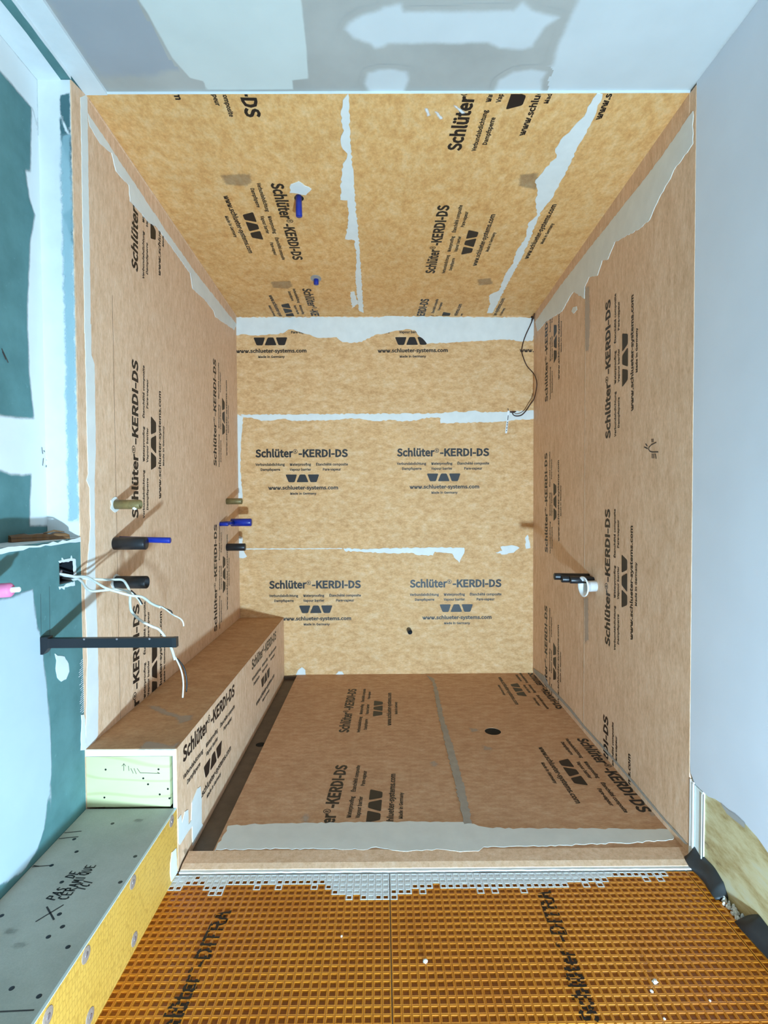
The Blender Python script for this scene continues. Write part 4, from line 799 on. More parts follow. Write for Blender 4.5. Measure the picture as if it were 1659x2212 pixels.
# ---- back wall
b = MB(); b.box(-1.16, 1.12, YB + .002, YB + .12, -.06, 2.52)
wb = b.build('wall_back', M['wallpaint'])
tag(wb, 'back wall of the shower lined with three tan membrane sheets', 'wall', 'structure')
zb1, zb2 = 1.735, .852
bsh = []
for z0, z1, h in ((zb1 - .05, cz(YB), .0012), (zb2, zb1, 0), (-.03, zb2, -.0008)):
    bsh.append(slab('membrane_sheet', 'BW', rect(XL, XR, z0 if h <= 0 else zb1, z1), -.002, h, M['kraft_back'], wb))
for sp in PRINTS['BW']:
    i = ('top', 'mid', 'low').index(sp[4])
    place_print('BW', sp, (XL, XR, (zb1, zb2, .0)[i], (cz(YB), zb1, zb2)[i]), bsh[i], (.0018, .0006, 0)[i])
slab('corner_band', 'BW', rough(rect(XL, XR, OUT['bw_top'][0][1] - .012, cz(YB) - .0004), .001, .05, 3), 0, .0026, M['kraft_back'], wb)
for k in ('bw_top', 'bw_seam', 'bw_low', 'bw_low2', 'bw_low3'): trowel('sealant_patch', k, M['sealant'], wb, .0032, .004)
for k in ('bw_foot1', 'bw_foot2', 'bw_corner', 'bw_corner2'): trowel('sealant_patch', k, M['sealant'], wb, .002, .003)
trowel('sealant_line', 'bw_line', M['sealant'], wb, .0015, .0015)

# ---- ceilings
b = MB(); b.box(-1.16, 1.12, -2.2, YF + .02, 2.49, 2.56)
ce = b.build('ceiling', M['drywall'])
tag(ce, 'grey drywall ceiling with white patches of joint mud in front of shower', 'ceiling', 'structure')
smear('skim_coat', 'OC', OUT['oc_skim'], M['f_skim_blue'], ce, .03, .012, .0003)
smear('skim_coat', 'OC', OUT['oc_white'], M['f_skim_pale'], ce, .006, .008, .0006)
for k in ('oc_blob', 'oc_blob2', 'oc_blob3'): smear('mud_patch', 'OC', OUT[k], M['f_ceil'], ce, .018, .006, .0009)
smear('skim_coat', 'OC', [(min(a, .999), y) for a, y in OUT['oc_right']], M['f_ceil'], ce, .022, .008, .0006)
t1 = slab('trim_1', 'OC', [(-.872, YF), (-.943, YF), (-.943, -2.2), (-.872, -2.2)], 0, .011, M['mud'])
tag(t1, 'white ceiling edge strip along the left green wall', 'trim', 'structure')
t2 = MB().box(-.943, XR, YF - .001, YF + .03, 2.4815, 2.4895).build('trim_2', M['mud'])
tag(t2, 'thin white joint line between ceiling and shower opening', 'trim', 'structure')
v = []
for y in (YF, YB + .1):
    v += [(-1.16, y, cz(y) + .002), (1.12, y, cz(y) + .002), (1.12, y, 2.56), (-1.16, y, 2.56)]
cs = mesh('ceiling_shower', v, [(0, 1, 2, 3), (4, 5, 6, 7), (0, 1, 5, 4), (2, 3, 7, 6), (0, 3, 7, 4), (1, 2, 6, 5)], M['drywall'])
tag(cs, 'sloping shower ceiling lined with three tan membrane sheets', 'ceiling', 'structure')
xs1, xs2 = -.105, .722
c0 = slab('membrane_sheet', 'SC', rect(XL, xs1, YF, YB), -.002, 0, M['kraft_ceiling'], cs)
c1 = slab('membrane_sheet', 'SC', rect(xs1, xs2, YF, YB), -.002, .0012, M['kraft_ceiling'], cs)
c2 = slab('membrane_sheet', 'SC', rect(xs2, XR, YF, YB), -.002, .0004, M['kraft_ceiling'], cs)
for sp in PRINTS['SC']:
    i = 'abc'.index(sp[4])
    if i == 2: sp = (sp[0], (sp[1][0] + .022, sp[1][1])) + tuple(sp[2:])
    place_print('SC', sp, ((XL, xs1), (xs1, xs2), (xs2, XR))[i] + (YF, YB), (c0, c1, c2)[i], (.0006, .0018, .001)[i])
for k in ('sc_seam1', 'sc_seam2', 'sc_bit', 'sc_blob'): trowel('sealant_patch', k, M['sealant'], cs, .003, .004)
for k in ('sc_stain1', 'sc_stain2', 'sc_stain3', 'sc_stain4'): smear('rub_stain', 'SC', OUT[k], M['f_stain'], cs, .012, .006, .0022)
for i, (a, y) in enumerate(((.15, 1.80), (.185, 1.815), (.245, 1.79))):
    smear('white_scuff', 'SC', [(a, y), (a + .008, y + .002), (a + .02 + .01 * i, y + .03), (a + .012 + .01 * i, y + .034)], M['f_white'], cs, .006, .003, .0022)
slab('corner_band', 'SC', rect(-.943, -.938, YF, YB), 0, .004, M['kraft_side'], cs)

# ---- floors
b = MB(); b.box(-1.16, 1.12, -2.2, 1.66, -.10, -.0085); b.box(-1.16, 1.12, 1.66, 3.62, -.10, -.06)
fl = b.build('floor', M['cement'])
tag(fl, 'subfloor of the bathroom under the orange membrane', 'floor', 'structure')
XC0, XC1 = -.6515, -.568
b = MB(); b.box(XC1 + .004, .50, 1.70, YB, -.06, .0085); b.box(.60, 1.0, 1.70, YB, -.06, .0085); b.box(.5, .6, 1.7, 2.58, -.06, .0085); b.box(.5, .6, 2.68, YB, -.06, .0085)
fs = b.build('floor_shower', M['sealant_grey'])
tag(fs, 'shower floor lined with two tan membrane sheets joined by grey seam', 'floor', 'structure')
xf = .306
f0 = slab('membrane_sheet', 'SF', rect(XC1, xf, 1.735, YB), -.003, 0, M['kraft_floor'], fs)
f1 = sheet_with_hole('membrane_sheet', 'SF', xf, XR, 1.735, YB, (.549, 2.631), .040, -.003, .0008, M['kraft_floor'], fs)
for sp in PRINTS['SF']:
    i = 'lr'.index(sp[4])
    place_print('SF', sp, ((XC1, xf), (xf, XR))[i] + (1.75, YB), (f0, f1)[i], (.0006, .0014)[i])
trowel('sealant_band', 'sf_band', M['sealant'], fs, .0021, .004)
trowel('seam_sealant', 'sf_seam', M['sealant_grey'], fs, .0025, .004)
for k in ('sf_s1', 'sf_s2', 'sf_s3', 'sf_s4', 'sf_s5'): smear('mortar_smear', 'SF', OUT[k], M['f_smear'], fs, .014, .006, .0018)
# front strip that folds down to the orange membrane
y0s, y1s = 1.664, 1.742
mesh('threshold_strip', [(XC0 + .004, y0s, .0062), (XR, y0s, .0062), (XR, y0s + .022, .0112), (XC0 + .004, y0s + .022, .0112), (XR, y1s, .0137), (XC0 + .004, y1s, .0137), (XC0 + .004, y0s, -.05), (XR, y0s, -.05), (XC0 + .004, y1s, -.05), (XR, y1s, -.05)],
     [(0, 1, 2, 3), (3, 2, 4, 5), (6, 7, 1, 0), (5, 4, 9, 8)], M['kraft_side'], fs)
slab('threshold_bead', 'SF', rough(rect(XC0 + .004, XR, 1.6535, 1.6645), .0012, .02, 12), -.0165, -.0078, M['thinset'], fs)
# round opening
h = MB().lathe((.549, 2.631, .0118), (0, 0, -1), [(0, .0405), (0, .0395), (.05, .0395)], 28)
h.build('drain_opening', M['hole'], fs)

# ---------------------------------------------------------------- linear drain along the bench
dr = empty('drain_channel', (-.611, 2.6, -.014), 'dark linear drain channel running along the foot of the bench', 'drain')
sheet_with_hole('channel_floor', 'SF', XC0, XC1, 1.735, 3.49, (-.597, 2.563), .023, -.03, -.026, M['drain_dark'], dr, 24)
b = MB(); b.box(XC1, XC1 + .004, 1.735, 3.49, -.018, .0095); b.box(XC0, XC1, 3.49, 3.5095, -.018, .006)
b.build('channel_side', M['drain_dark'], dr)
MB().lathe((-.597, 2.563, -.0138), (0, 0, -1), [(0, .0232), (.03, .0225)], 24).build('outlet', M['hole'], dr)

# ================================================================ BENCH
be = empty('shower_bench', (-.80, 2.58, 0), 'long low shower bench wrapped in tan membrane against the left wall', 'bench')
tb = MB().box(-.941, -.6565, 1.665, 3.508, .372, .3935).build('top_board', M['white_core'], be)
tm = slab('top_membrane', 'BT', rect(-.941, -.654, 1.667, 3.508), -.0015, 0, M['kraft_bench'], be)
smear('mortar_smear', 'BT', OUT['bt_s1'], M['f_smear'], tm, .012, .006, .0006)
smear('mortar_smear', 'BT', OUT['bt_s2'], M['f_smear'], tm, .012, .006, .0006)
fb = MB().box(-.6665, -.6565, 1.665, 3.508, -.012, .3715).build('front_board', M['white_core'], be)
fm = slab('front_membrane', 'BF', rect(1.667, 3.508, -.02, .3945), -.0025, 0, M['kraft_side'], be)
for sp in PRINTS['BF']: place_print('BF', sp, (1.668, 3.507, .0, .394), fm)
slab('sealant_patch', 'BF', rough([(max(y, 1.6655), max(z, 0)) for y, z in OUT['bf_mud']], .001, .012, 5), 0, .0022, M['sealant'], fm)
smear('mortar_smear', 'BF', [(max(y, 1.67), z) for y, z in OUT['bf_smear']], M['f_stain'], fm, .008, .004, .0008)
pb = MB().box(-.941, -.677, 1.668, 1.70, .208, .3695).build('end_board', M['pine'], be)
for i, (a, z) in enumerate(OUT['we_dots']):
    mesh('nail_hole', [(x, y - .0034, zz) for x, y, zz in disc2('NR', a, z, .0032, 0)] + [(x, y + .004, zz) for x, y, zz in disc2('NR', a, z, .0032, 0)],
         [tuple(range(12))] + [(k, (k + 1) % 12, 12 + (k + 1) % 12, 12 + k) for k in range(12)], M['hole'], pb).location.y = .006
mk = MB(); q = OUT['we_marks']
for i, j in ((0, 2), (2, 5), (5, 7), (7, 9), (9, 11), (11, 13), (12, 14), (13, 16)): ribbon(mk, 'NR', q[i:j], .0016, -.0026)
mk.build('pencil_marks', M['pencil'], pb)
MB().box(-.93, -.68, 1.75, 1.80, .0, .37).build('inner_frame', M['pine'], be)

# ================================================================ STEP (cement board platform)
st = empty('step_platform', (-.80, 1.0, 0), 'grey cement board step with a honey-orange side beside the orange mat', 'step')
MB().box(-.941, -.663, -1.2, 1.6625, 0, .192).build('base', M['pine'], st)
tp = MB().box(-.941, -.660, -1.2, 1.6628, .1925, .205).build('top_panel', M['cement'], st)
sm_ = MB().box(-.6625, -.655, -1.2, 1.6635, .0005, .2035).build('side_membrane', M['honey'], st)
MB().box(-.6615, -.6555, -1.2, 1.6632, .2005, .2052).build('edge_strip', M['white_core'], st)
mk = MB(); q = OUT['st_text']
handwrite(mk, 'ST', 'PAS', q[0], q[1], .024, .0035, 1)
handwrite(mk, 'ST', 'CÉRAMIQUE', q[2], q[3], .024, .0035, 1)
handwrite(mk, 'ST', 'ICI', q[4], q[5], .024, .0035, 1)
handwrite(mk, 'ST', 'DE', q[6], q[7], .024, .0035, 1)
q = OUT['st_x']; ribbon(mk, 'ST', q[:2], .003); ribbon(mk, 'ST', q[2:], .004)
mk.build('marker_writing', M['ink'], tp)
mk = MB(); q = OUT['st_lines']
for i in range(0, len(q), 2):
    mk = MB(); ribbon(mk, 'ST', [(max(a, -.938), y) for a, y in q[i:i + 2]], .003)
    mk.build('pencil_line', M['pencil'], tp)
for i, (a, y) in enumerate(OUT['st_dots']):
    if a < -.935 or a > -.662: continue
    MB().lathe((a, y, .2046), (0, 0, 1), [(0, .0055), (.0006, .0055), (.001, .004)], 10).build('nail_head', M['black_steel'], tp)
for i, (a, y) in enumerate(OUT['st_smudge'][:3]):
    smear('scuff', 'ST', [(a - .012, y - .004), (a + .012, y - .006), (a + .014, y + .004), (a - .01, y + .006)], M['f_dark'], tp, .010, .006, .0005)
for i, (y, z) in enumerate(OUT['ss_screws']):
    if z > .192: z = .185
    w = MB().lathe((-.655, y, z), (1, 0, 0), [(0, .017), (.001, .0165), (.0018, .011)], 16).build('washer', M['washer'], st)
    MB().lathe((-.6535, y, z), (1, 0, 0), [(0, .006), (.0012, .0055), (.0016, .003)], 10).build('screw_head', M['zinc'], w)
slab('sealant_patch', 'SS', rough([(min(y, 1.6625), max(z, .001)) for y, z in OUT['ss_mud']], .001, .012, 9), 0, .002, M['thinset'], st)

# ================================================================ ORANGE MEMBRANE MATS
PD = .02176
Y0 = 1.1857                                          # far edge of one row of cells
def interp(x): 
    e = OUT['ts_edge']
    return float(np.interp(x, [p[0] for p in e], [p[1] for p in e]))
HC = .0071
def cell(cx, cy, hw=HC, pw=PD, z0=-.0038, lift=0.0, bottom=True):
    L = []
    hx = pw / 2
    for hf, z in ((hx, -.0009), (hw + .0020, 0), (hw + .0006, -.0003), (hw, -.0011), (hw - .0010, z0)):
        for sx, sy in ((-1, -1), (1, -1), (1, 1), (-1, 1)): L.append((cx + sx * hf, cy + sy * hf, z + lift))
    f = [(i * 4 + k, i * 4 + (k + 1) % 4, i * 4 + 4 + (k + 1) % 4, i * 4 + 4 + k) for i in range(4 if bottom else 3) for k in range(4)]
    if bottom: f.append((16, 17, 18, 19))
    return L, f
rows = range(-72, 23)
def row_y(r): return Y0 - HC + r * PD
def mat_sheet(name, x_edge, sgn, ncol, label, xmin=-9, xmax=9, seed=1):
    rnd = random.Random(seed)
    root = empty(name, (x_edge + sgn * ncol * PD / 2, .6, -.006), label, 'floor mat')
    b = MB(); t = MB()
    for c in range(ncol):
        x = x_edge + sgn * PD * (c + .5)
        for r in rows:
            y = row_y(r)
            if y + PD / 2 > 1.664: continue
            b.add(*cell(x, y))
            e = interp(x) + rnd.uniform(-.008, .008)
            if y > e + .016:
                t.add(*cell(x, y, HC - .001, PD, -.0016 - rnd.random() * .0012, .0006))
            elif y > e - .002:
                t.add(*cell(x, y, HC - .0012, PD, -.002, .0006, False))
            elif y > e - .016 and rnd.random() < .25:
                t.add(*cell(x, y, HC - .0004, PD, -.002, .0003, False))
    me = mesh('dimpled_sheet', b.v, b.f, [M['ditra'], M['ditra_recess']], root, fix=False)
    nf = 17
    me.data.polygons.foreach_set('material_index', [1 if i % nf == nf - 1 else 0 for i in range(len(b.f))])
    MB().box(*(sorted((x_edge, x_edge + sgn * ncol * PD))), row_y(rows[0]) - PD / 2, 1.6635, -.0082, -.0072).build('fleece_backing', M['honey'], root)
    if t.f:
        o = mesh('thinset_smear', t.v, t.f, M['thinset'], root, fix=False)
    return root
NL = int((.016 + .654) / PD)
mA = mat_sheet('uncoupling_mat', .016, -1, NL + 1, 'orange dimpled floor mat on the left, next to the step')
mB = mat_sheet('uncoupling_mat', .0185, 1, 43, 'wide orange dimpled floor mat in the middle and right, printed lettering', seed=2)
mC = mat_sheet('uncoupling_mat', .0185 + 43 * PD + .002, 1, 2, 'narrow orange dimpled strip of mat along the right wall', seed=3)
def mat_print(root, start, end, x_edge, sgn, run):
    """lettering printed over ridges and into the cells of the dimpled sheet"""
    mb = MB(); k = 1.0
    a = Vector(start); d = (Vector(end) - a); d.normalize(); Lt = .405; cap = .041
    a = Vector(end) - d * Lt
    fit(mb, run[0], run[1], run[2], run[3], cap * run[4])
    me = bpy.data.meshes.new('m'); me.from_pydata(mb.v, [], mb.f)
    bm = bmesh.new(); bm.from_mesh(me)
    u = Vector((-d.y, d.x))
    for v in bm.verts:
        p = a + d * v.co.x + u * v.co.y
        v.co = (p.x, p.y, 0)
    xs = [v.co.x for v in bm.verts]; ys = [v.co.y for v in bm.verts]
    def cut(co, no): bmesh.ops.bisect_plane(bm, geom=bm.verts[:] + bm.edges[:] + bm.faces[:], plane_co=co, plane_no=no)
    c = 0
    while True:
        x = x_edge + sgn * PD * (c + .5); c += 1
        if c > 90: break
        if min(xs) - PD < x < max(xs) + PD:
            for e in (-HC, HC): cut((x + e, 0, 0), (1, 0, 0))
    for r in rows:
        y = row_y(r)
        if min(ys) - PD < y < max(ys) + PD:
            for e in (-HC, HC): cut((0, y + e, 0), (0, 1, 0))
    bmesh.ops.split_edges(bm, edges=bm.edges[:])
    for f in bm.faces:
        c = f.calc_center_median()
        cx = ((c.x - x_edge) * sgn / PD) % 1.0 - .5
        cy = ((c.y - row_y(0)) / PD + .5) % 1.0 - .5
        inside = abs(cx) * PD < HC and abs(cy) * PD < HC
        for v in f.verts: v.co.z = -.0034 if inside else .0005
        if c.y > interp(c.x) + .004:
            for v in f.verts: v.co.z = -.0075
    me2 = bpy.data.meshes.new('print'); bm.to_mesh(me2); bm.free()
    return link('print', me2, M['ink'], root)
for run in (('Schlüter', 0, .195, 0, 1), ('®', .20, .216, .018, .5), ('-DITRA', .218, .405, 0, 1)):
    mat_print(mA, OUT['ditra_txt_l'][0], OUT['ditra_txt_l'][1], .016, -1, run)
    mat_print(mB, OUT['ditra_txt_r'][0], OUT['ditra_txt_r'][1], .0185, 1, run)
rnd = random.Random(7)
cl = ['white mortar crumb on the orange mat, left of the right-hand lettering', 'largest white mortar crumb on the orange mat, right of the lettering', 'small white crumb just below the largest crumb', 'white crumb near the bottom edge right of the lettering', 'tiny white crumb far right on the orange mat', 'tiny pale crumb on the left orange mat', 'white crumb lodged in a cell just right of the mat seam']
for i, (a, y) in enumerate(OUT['crumbs']):
    if i == 0: continue
    r = (.006, .0075, .004, .003, .003, .003, .0065)[i]
    me = bpy.data.meshes.new('mortar_crumb'); bm = bmesh.new()
    bmesh.ops.create_icosphere(bm, subdivisions=2, radius=r)
    for v in bm.verts: v.co *= rnd.uniform(.7, 1.15); v.co.z *= .8
    bm.to_mesh(me); bm.free()
    o = link('mortar_crumb', me, M['crumb']); o.location = (a, y, .0005)
    tag(o, cl[i], 'crumb', None, 'mortar crumbs on the orange mat')

# ================================================================ PIPES
def pipe(name, base, axis, length, r, mat, label, hollow=True, wall=.004, extra=None, cat='pipe'):
    root = empty(name, base, label, cat)
    pr = [(-.006, r), (length - .002, r), (length, r - .0012)]
    if hollow: pr += [(length, r - wall), (length - .03, r - wall)]
    MB().lathe(base, axis, pr, 24).build('tube', mat, root, True)
    if hollow:
        MB().lathe(base, axis, [(length - .0302, r - wall + .0002), (length - .0292, r - wall - .0002)], 24).build('bore', M['hole'], root)
    return root
q = OUT['pipes']
def lw(i): return (XL, q[i][0], q[i][1])
p = pipe('pipe_stub', lw(0), (1, 0, 0), .093, .0165, M['brass'], 'dull brass pipe stub with white mortar, nearest on the left wall', True, .003)
slab('mortar_ring', 'LW', [(q[0][0] + .03 * math.cos(t * .52) * (1 + .25 * math.sin(t * 3)), q[0][1] + .028 * math.sin(t * .52)) for t in range(12)], 0, .004, M['sealant'], p)
MB().lathe((XL + .075, q[0][0] - .006, q[0][1] - .013), (.3, -.4, -.8), [(0, .009), (.004, .006), (.006, .002)], 7).build('mortar_blob', M['sealant'], p)
p = pipe('pipe_stub', lw(1), (1, 0, 0), .112, .0225, M['black_plastic'], 'closed black pipe stub beside the long blue pipe on left wall', False)
p = pipe('pipe_stub', (XL, q[2][0] + .03, q[2][1]), (1, 0, -.03), .182, .0105, M['blue_plastic'], 'long thin blue pipe behind the black stub on left wall', False)
p = pipe('pipe_stub', lw(3), (1, 0, 0), .111, .0225, M['black_plastic'], 'open black pipe stub behind the white cables, lowest of the near three', True, .003)
slab('mortar_ring', 'LW', [(q[3][0] + .034 * math.cos(t * .52) * (1 + .2 * math.sin(t * 2.3)), q[3][1] + .03 * math.sin(t * .52)) for t in range(12)], 0, .003, M['sealant'], p)
p = pipe('pipe_stub', lw(4), (1, 0, 0), .093, .0185, M['brass'], 'dull brass pipe stub near the back corner of the left wall', True, .003)
p = pipe('pipe_stub', (XL, q[5][0], q[5][1]), (1, 0, 0), .05, .012, M['blue_plastic'], 'blue pipe with thick sleeve near the back corner of left wall', False)
MB().lathe((XL + .03, q[5][0] + .13, q[5][1] + .003), (1, 0, 0), [(0, .016), (0, .0235), (.118, .0235), (.122, .021)], 20).build('sleeve', M['blue_plastic'], p, True)
MB().tube([(XL, q[5][0], q[5][1]), (XL + .03, q[5][0] + .06, q[5][1] + .001), (XL + .05, q[5][0] + .13, q[5][1] + .003)], .013, 12).build('bend', M['blue_plastic'], p, True)
p = pipe('pipe_stub', lw(6), (1, 0, 0), .112, .0225, M['black_plastic'], 'black pipe stub at the back corner, below the blue pipe', False)
q = OUT['sc_pipes']
p = pipe('pipe_stub', (q[0][0], q[0][1], cz(q[0][1])), (.02, -.02, -1), .085, .0135, M['blue_plastic'], 'blue pipe hanging from shower ceiling beside the white mortar dab', False)
slab('cut_hole', 'SC', [(q[0][0] + .02 * math.cos(t * .52), q[0][1] + .012 + .02 * math.sin(t * .52)) for t in range(12)], 0, .002, M['hole'], p)
p = pipe('pipe_stub', (q[1][0], q[1][1], cz(q[1][1])), (0, 0, -1), .03, .014, M['blue_plastic'], 'short blue pipe end in the shower ceiling close to the back', False)
slab('mortar_ring', 'SC', [(q[1][0] + .03 * math.cos(t * .52), q[1][1] - .01 + .04 * math.sin(t * .52)) for t in range(12)], 0, .0025, M['sealant_grey'], p)
q = OUT['bw_stub'][0]
pipe('pipe_stub', (q[0], YB, q[1]), (.12, -1, -.12), .05, .0155, M['black_plastic'], 'small black pipe stub low on the back wall', True, .003)

# fitting on the right wall
q = OUT['rfix'][0]
fx = empty('pipe_fitting', (XR, q[0], q[1]), 'white flanged plastic socket on the right wall', 'fitting')
ax = (-1, -.12, -.02)
MB().lathe((XR + .004, q[0], q[1]), ax, [(0, .026), (.05, .026), (.056, .031), (.064, .047), (.07, .048), (.07, .043), (.062, .030), (.02, .022)], 28).build('socket', M['white_plastic'], fx, True)
MB().lathe((XR - .012, q[0], q[1]), ax, [(0, .0225), (.001, .0222)], 20).build('bore', M['sealant'], fx)
for i, (dy, dz, ln, lb) in enumerate(((.085, .030, .168, 'longest black hose end behind the white socket'), (.055, .022, .143, 'middle black hose end behind the white socket'), (.028, .022, .112, 'shortest black hose end right against the white socket'))):
    pipe('hose_end', (XR, q[0] + dy, q[1] + dz), (-1, .0, .02), ln, .0165, M['black_plastic'], lb, False, cat='hose')

# ================================================================ LEFT WALL HARDWARE
yb_, zb_ = OUT['brk'][0][0], OUT['brk'][2][1]
br = empty('shelf_bracket', (XL, yb_, zb_ - .014), 'black steel bar bracket sticking straight out of green wall', 'bracket')
MB().box(XL, XL + .372, yb_ - .004, yb_ + .012, zb_ - .029, zb_ - .003).build('arm', M['black_steel'], br)
b = MB(); b.add([(XL + .0005, yb_ - .008, zb_ + .002), (XL + .0005, yb_ - .008, zb_ - .046), (XL + .008, yb_ - .008, zb_ - .046), (XL + .022, yb_ - .008, zb_ - .029), (XL + .022, yb_ - .008, zb_ + .002),
 (XL + .0005, yb_ + .016, zb_ + .002), (XL + .0005, yb_ + .016, zb_ - .046), (XL + .008, yb_ + .016, zb_ - .046), (XL + .022, yb_ + .016, zb_ - .029), (XL + .022, yb_ + .016, zb_ + .002)],
 [(0, 1, 2, 3, 4), (9, 8, 7, 6, 5)] + [(i, (i + 1) % 5, 5 + (i + 1) % 5, 5 + i) for i in range(5)])
b.build('wall_plate', M['black_steel'], br)
MB().box(XL + .362, XL + .3735, yb_ - .0045, yb_ + .0125, zb_ - .0295, zb_ - .0025).build('end_cap', M['black_plastic'], br)
for i in range(3):
    MB().lathe((XL + .12 + .09 * i, yb_ - .004, zb_ - .005), (0, -1, 0), [(0, .003), (.0008, .0025)], 8).build('rivet', M['zinc'], br)

eb = empty('electrical_box', (XL - .03, (ex0 + ex1) / 2, (ez0 + ez1) / 2), 'black electrical box sunk into the green wall, cables coming out', 'electrical box')
b = MB(); d0 = XL - .055
b.box(d0, d0 + .003, ex0, ex1, ez0, ez1)
for y0, y1, z0, z1 in ((ex0, ex0 + .003, ez0, ez1), (ex1 - .003, ex1, ez0, ez1), (ex0, ex1, ez0, ez0 + .003), (ex0, ex1, ez1 - .003, ez1)):
    b.box(d0, XL - .001, y0, y1, z0, z1)
b.build('housing', M['black_plastic'], eb)
MB().box(XL - .03, XL - .012, ex0 + .004, ex0 + .02, ez1 - .022, ez1 - .006).build('bracket_tab', M['black_steel'], eb)
MB().lathe((XL - .014, ex0 + .03, ez1 - .03), (1, 0, 0), [(0, .004), (.003, .004)], 10).build('screw', M['zinc'], eb)

def cable(name, keys, label, dy):
    k0 = OUT[keys[0]]
    root = empty(name, (XL, 1.6 + dy, k0[0][1]), label, 'cable')
    def path(pts): 
        n = len(pts)
        return spline([(a, 1.60 + dy + .012 * math.sin(i * 1.1 + dy * 90), z) for i, (a, z) in enumerate(pts)], 6)
    MB().tube(path(k0), .0038, 10).build('jacket', M['cable'], root, True)
    for k, m, r in keys[1]:
        MB().tube(spline([(a, 1.60 + dy + (.003 if m == 'ink' else -.002), z) for a, z in OUT[k]], 5), r, 8).build('white_conductor' if m != 'ink' else 'black_conductor', M[m], root, True)
    return root
cable('electrical_cable', ('cab1', (('cab1w', 'cable', .0022), ('cab1b', 'ink', .002))), 'upper white cable with stripped end rising toward the right', -.008)
cable('electrical_cable', ('cab2', (('cab2w', 'cable', .0024), ('cab2b', 'ink', .0024))), 'longest white cable drooping behind the black bracket', .006)
cable('electrical_cable', ('cab3', (('cab3b', 'ink', .0022), ('cab3w', 'cable', .002))), 'short white cable ending in front of the open black pipe', .034)

# pink sleeve at the picture's left edge
py, pz = 1.225, .972
pk = empty('pink_sleeve', (XL, py, pz), 'pink foam-sleeved pipe with white inner tube at the left edge', 'pipe')
MB().lathe((XL, py, pz), (1, 0, .06), [(0, .0165), (.085, .0165), (.09, .012), (.09, .007)], 20).build('sleeve', M['pink'], pk, True)
MB().lathe((XL, py, pz), (1, 0, .06), [(.02, .0065), (.106, .0065), (.108, .005)], 14).build('inner_tube', M['white_plastic'], pk, True)
MB().lathe((XL, py, pz), (1, 0, .06), [(.02, .0172), (.045, .0172), (.046, .0168)], 20).build('dark_collar', M['black_plastic'], pk, True)

# scrap of wood on the ledge
sw = empty('wood_scrap', (-.985, 1.53, 1.067), 'split piece of dark brown scrap wood lying on the ledge', 'wood')
a0, a1 = Vector((-1.030, 1.475, 1.0665)), Vector((-.952, 1.615, 1.0665))
dd = (a1 - a0).normalized(); nn = Vector((-dd.y, dd.x, 0))
b = MB(); rr_ = random.Random(3); ring = []
for i in range(13):
    p0 = a0 + (a1 - a0) * (i / 12); w = .010 + rr_.uniform(-.002, .002); hh = .020 + rr_.uniform(-.005, .003)
    ring.append([p0 - nn * w, p0 + nn * w, p0 + nn * w * .8 + Vector((0, 0, hh)), p0 - nn * w * .7 + Vector((0, 0, hh * rr_.uniform(.7, 1)))])
b.add([p_ for r_ in ring for p_ in r_], [(i * 4 + k, i * 4 + (k + 1) % 4, i * 4 + 4 + (k + 1) % 4, i * 4 + 4 + k) for i in range(12) for k in range(4)] + [(0, 1, 2, 3), (48, 49, 50, 51)])
b.build('split_stick', M['scrap'], sw)
MB().tube([a0 + dd * .09 + Vector((0, 0, .02)), a0 + dd * .12 + Vector((0, 0, .026)), a0 + dd * .15 + Vector((0, 0, .021))], [.002, .003, .001], 6).build('splinter', M['scrap'], sw)

# ================================================================ SENSOR WIRE ON THE BACK WALL
wq = OUT['wire']
we = empty('sensor_wire', (.99, YB, 1.9), 'thin brown wire hanging in a curve down the back corner', 'wire')
pts = []
for i, (a, z) in enumerate(wq):
    a2 = min(a, .992); pull = max(0, a - .985)
    pts.append((a2 - pull * .1, YB - .010 - pull * 2.2, z))
MB().tube(spline(pts, 5), .0033, 7).build('brown_strand', M['brown_wire'], we, True)
MB().tube(spline([(min(a, .992), YB - .008, z) for a, z in OUT['wire2']], 5), .002, 6).build('tan_strand', M['scrap'], we, True)
MB().tube([(wq[-1][0] - .018, YB - .006, wq[-1][1] + .004), (wq[-1][0], YB - .008, wq[-1][1] + .002), (wq[-1][0] + .022, YB - .006, wq[-1][1] + .006)], [.004, .007, .003], 8).build('splice', M['brown_wire'], we, True)
MB().tube([(.985, YB - .003, 2.362), (.993, YB - .006, 2.35), (.986, YB - .006, 2.335)], [.007, .008, .004], 8).build('grommet', M['black_plastic'], we, True)
tq = OUT['wire_tag']
tg = empty('sensor_tag', ((tq[0][0] + tq[2][0]) / 2, YB, tq[2][1]), 'slim white sensor strip with black marks hanging on the back wall', 'sensor')
slab('strip', 'BW', [tq[0], tq[1], tq[2], tq[3]], .003, .007, M['white_plastic'], tg)
mk = MB()
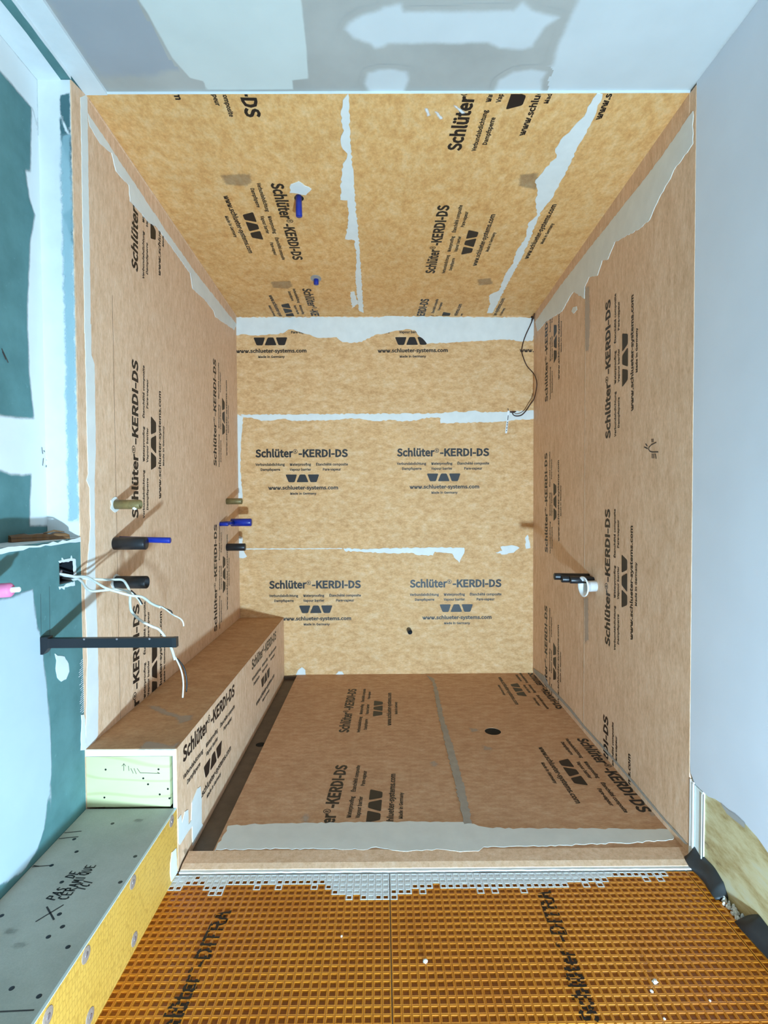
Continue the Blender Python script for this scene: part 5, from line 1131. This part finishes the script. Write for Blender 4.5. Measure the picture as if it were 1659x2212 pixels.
for t0, t1 in ((.22, .42), (.50, .56), (.60, .66), (.72, .80), (.86, .90)):
    A = [tuple(Vector(tq[3]).lerp(Vector(tq[0]), 1 - t) * .42 + Vector(tq[2]).lerp(Vector(tq[1]), 1 - t) * .58) for t in (t0, t1)]
    ribbon(mk, 'BW', A, .0045, .0076)
mk.build('marks', M['ink'], tg)
MB().tube([(tq[0][0] + .006, YB - .005, tq[0][1] - .004), (tq[0][0] + .002, YB - .006, tq[0][1] + .015)], .002, 6).build('lead', M['brown_wire'], tg)

# ================================================================ GASKET STRIPS AT THE RIGHT WALL FOOT
def gasket(y0, y1, label, seed):
    r = random.Random(seed); n = 40; V = []
    root = empty('rubber_gasket', (.985, (y0 + y1) / 2, 0), label, 'gasket')
    for i in range(n + 1):
        t = i / n; y = y0 + (y1 - y0) * t
        end = min(1, 6 * t + .35, 6 * (1 - t) + .3)
        w = .030 + .004 * math.sin(t * 7 + seed); hh = (.062 - .022 * t + .004 * math.sin(t * 11 + seed)) * end
        V += [(1.010, y, .002), (1.006 - w, y, .0012), (1.004 - w, y, .006), (1.006 - w * .55, y, hh * .62), (1.0055, y, hh), (1.0105, y, hh * .98)]
    F_ = [(i * 6 + k, i * 6 + (k + 1) % 6, i * 6 + 6 + (k + 1) % 6, i * 6 + 6 + k) for i in range(n) for k in range(6)] + [tuple(range(6)), tuple(n * 6 + k for k in range(6))]
    mesh('strip', V, F_, M['gasket'], root, True)
    return root
gasket(1.70, 1.525, 'black rubber gasket strip at the foot of the right wall by the corner bead', 1)
gasket(1.44, 1.05, 'second black rubber strip lying along the right wall foot, nearer', 2)
gr = random.Random(11); gb = MB()
for i in range(46):
    y = gr.uniform(1.43, 1.535); x = gr.uniform(.985, 1.006); s_ = gr.uniform(.002, .006)
    gb.lathe((x, y, .0), (gr.uniform(-.3, .3), gr.uniform(-.3, .3), 1), [(0, s_), (s_ * 1.4, s_ * .8), (s_ * 2, s_ * .2)], 6)
o = gb.build('mortar_rubble', M['crumb'])
tag(o, 'line of crushed white mortar rubble between the two black gasket strips', 'rubble', 'stuff')
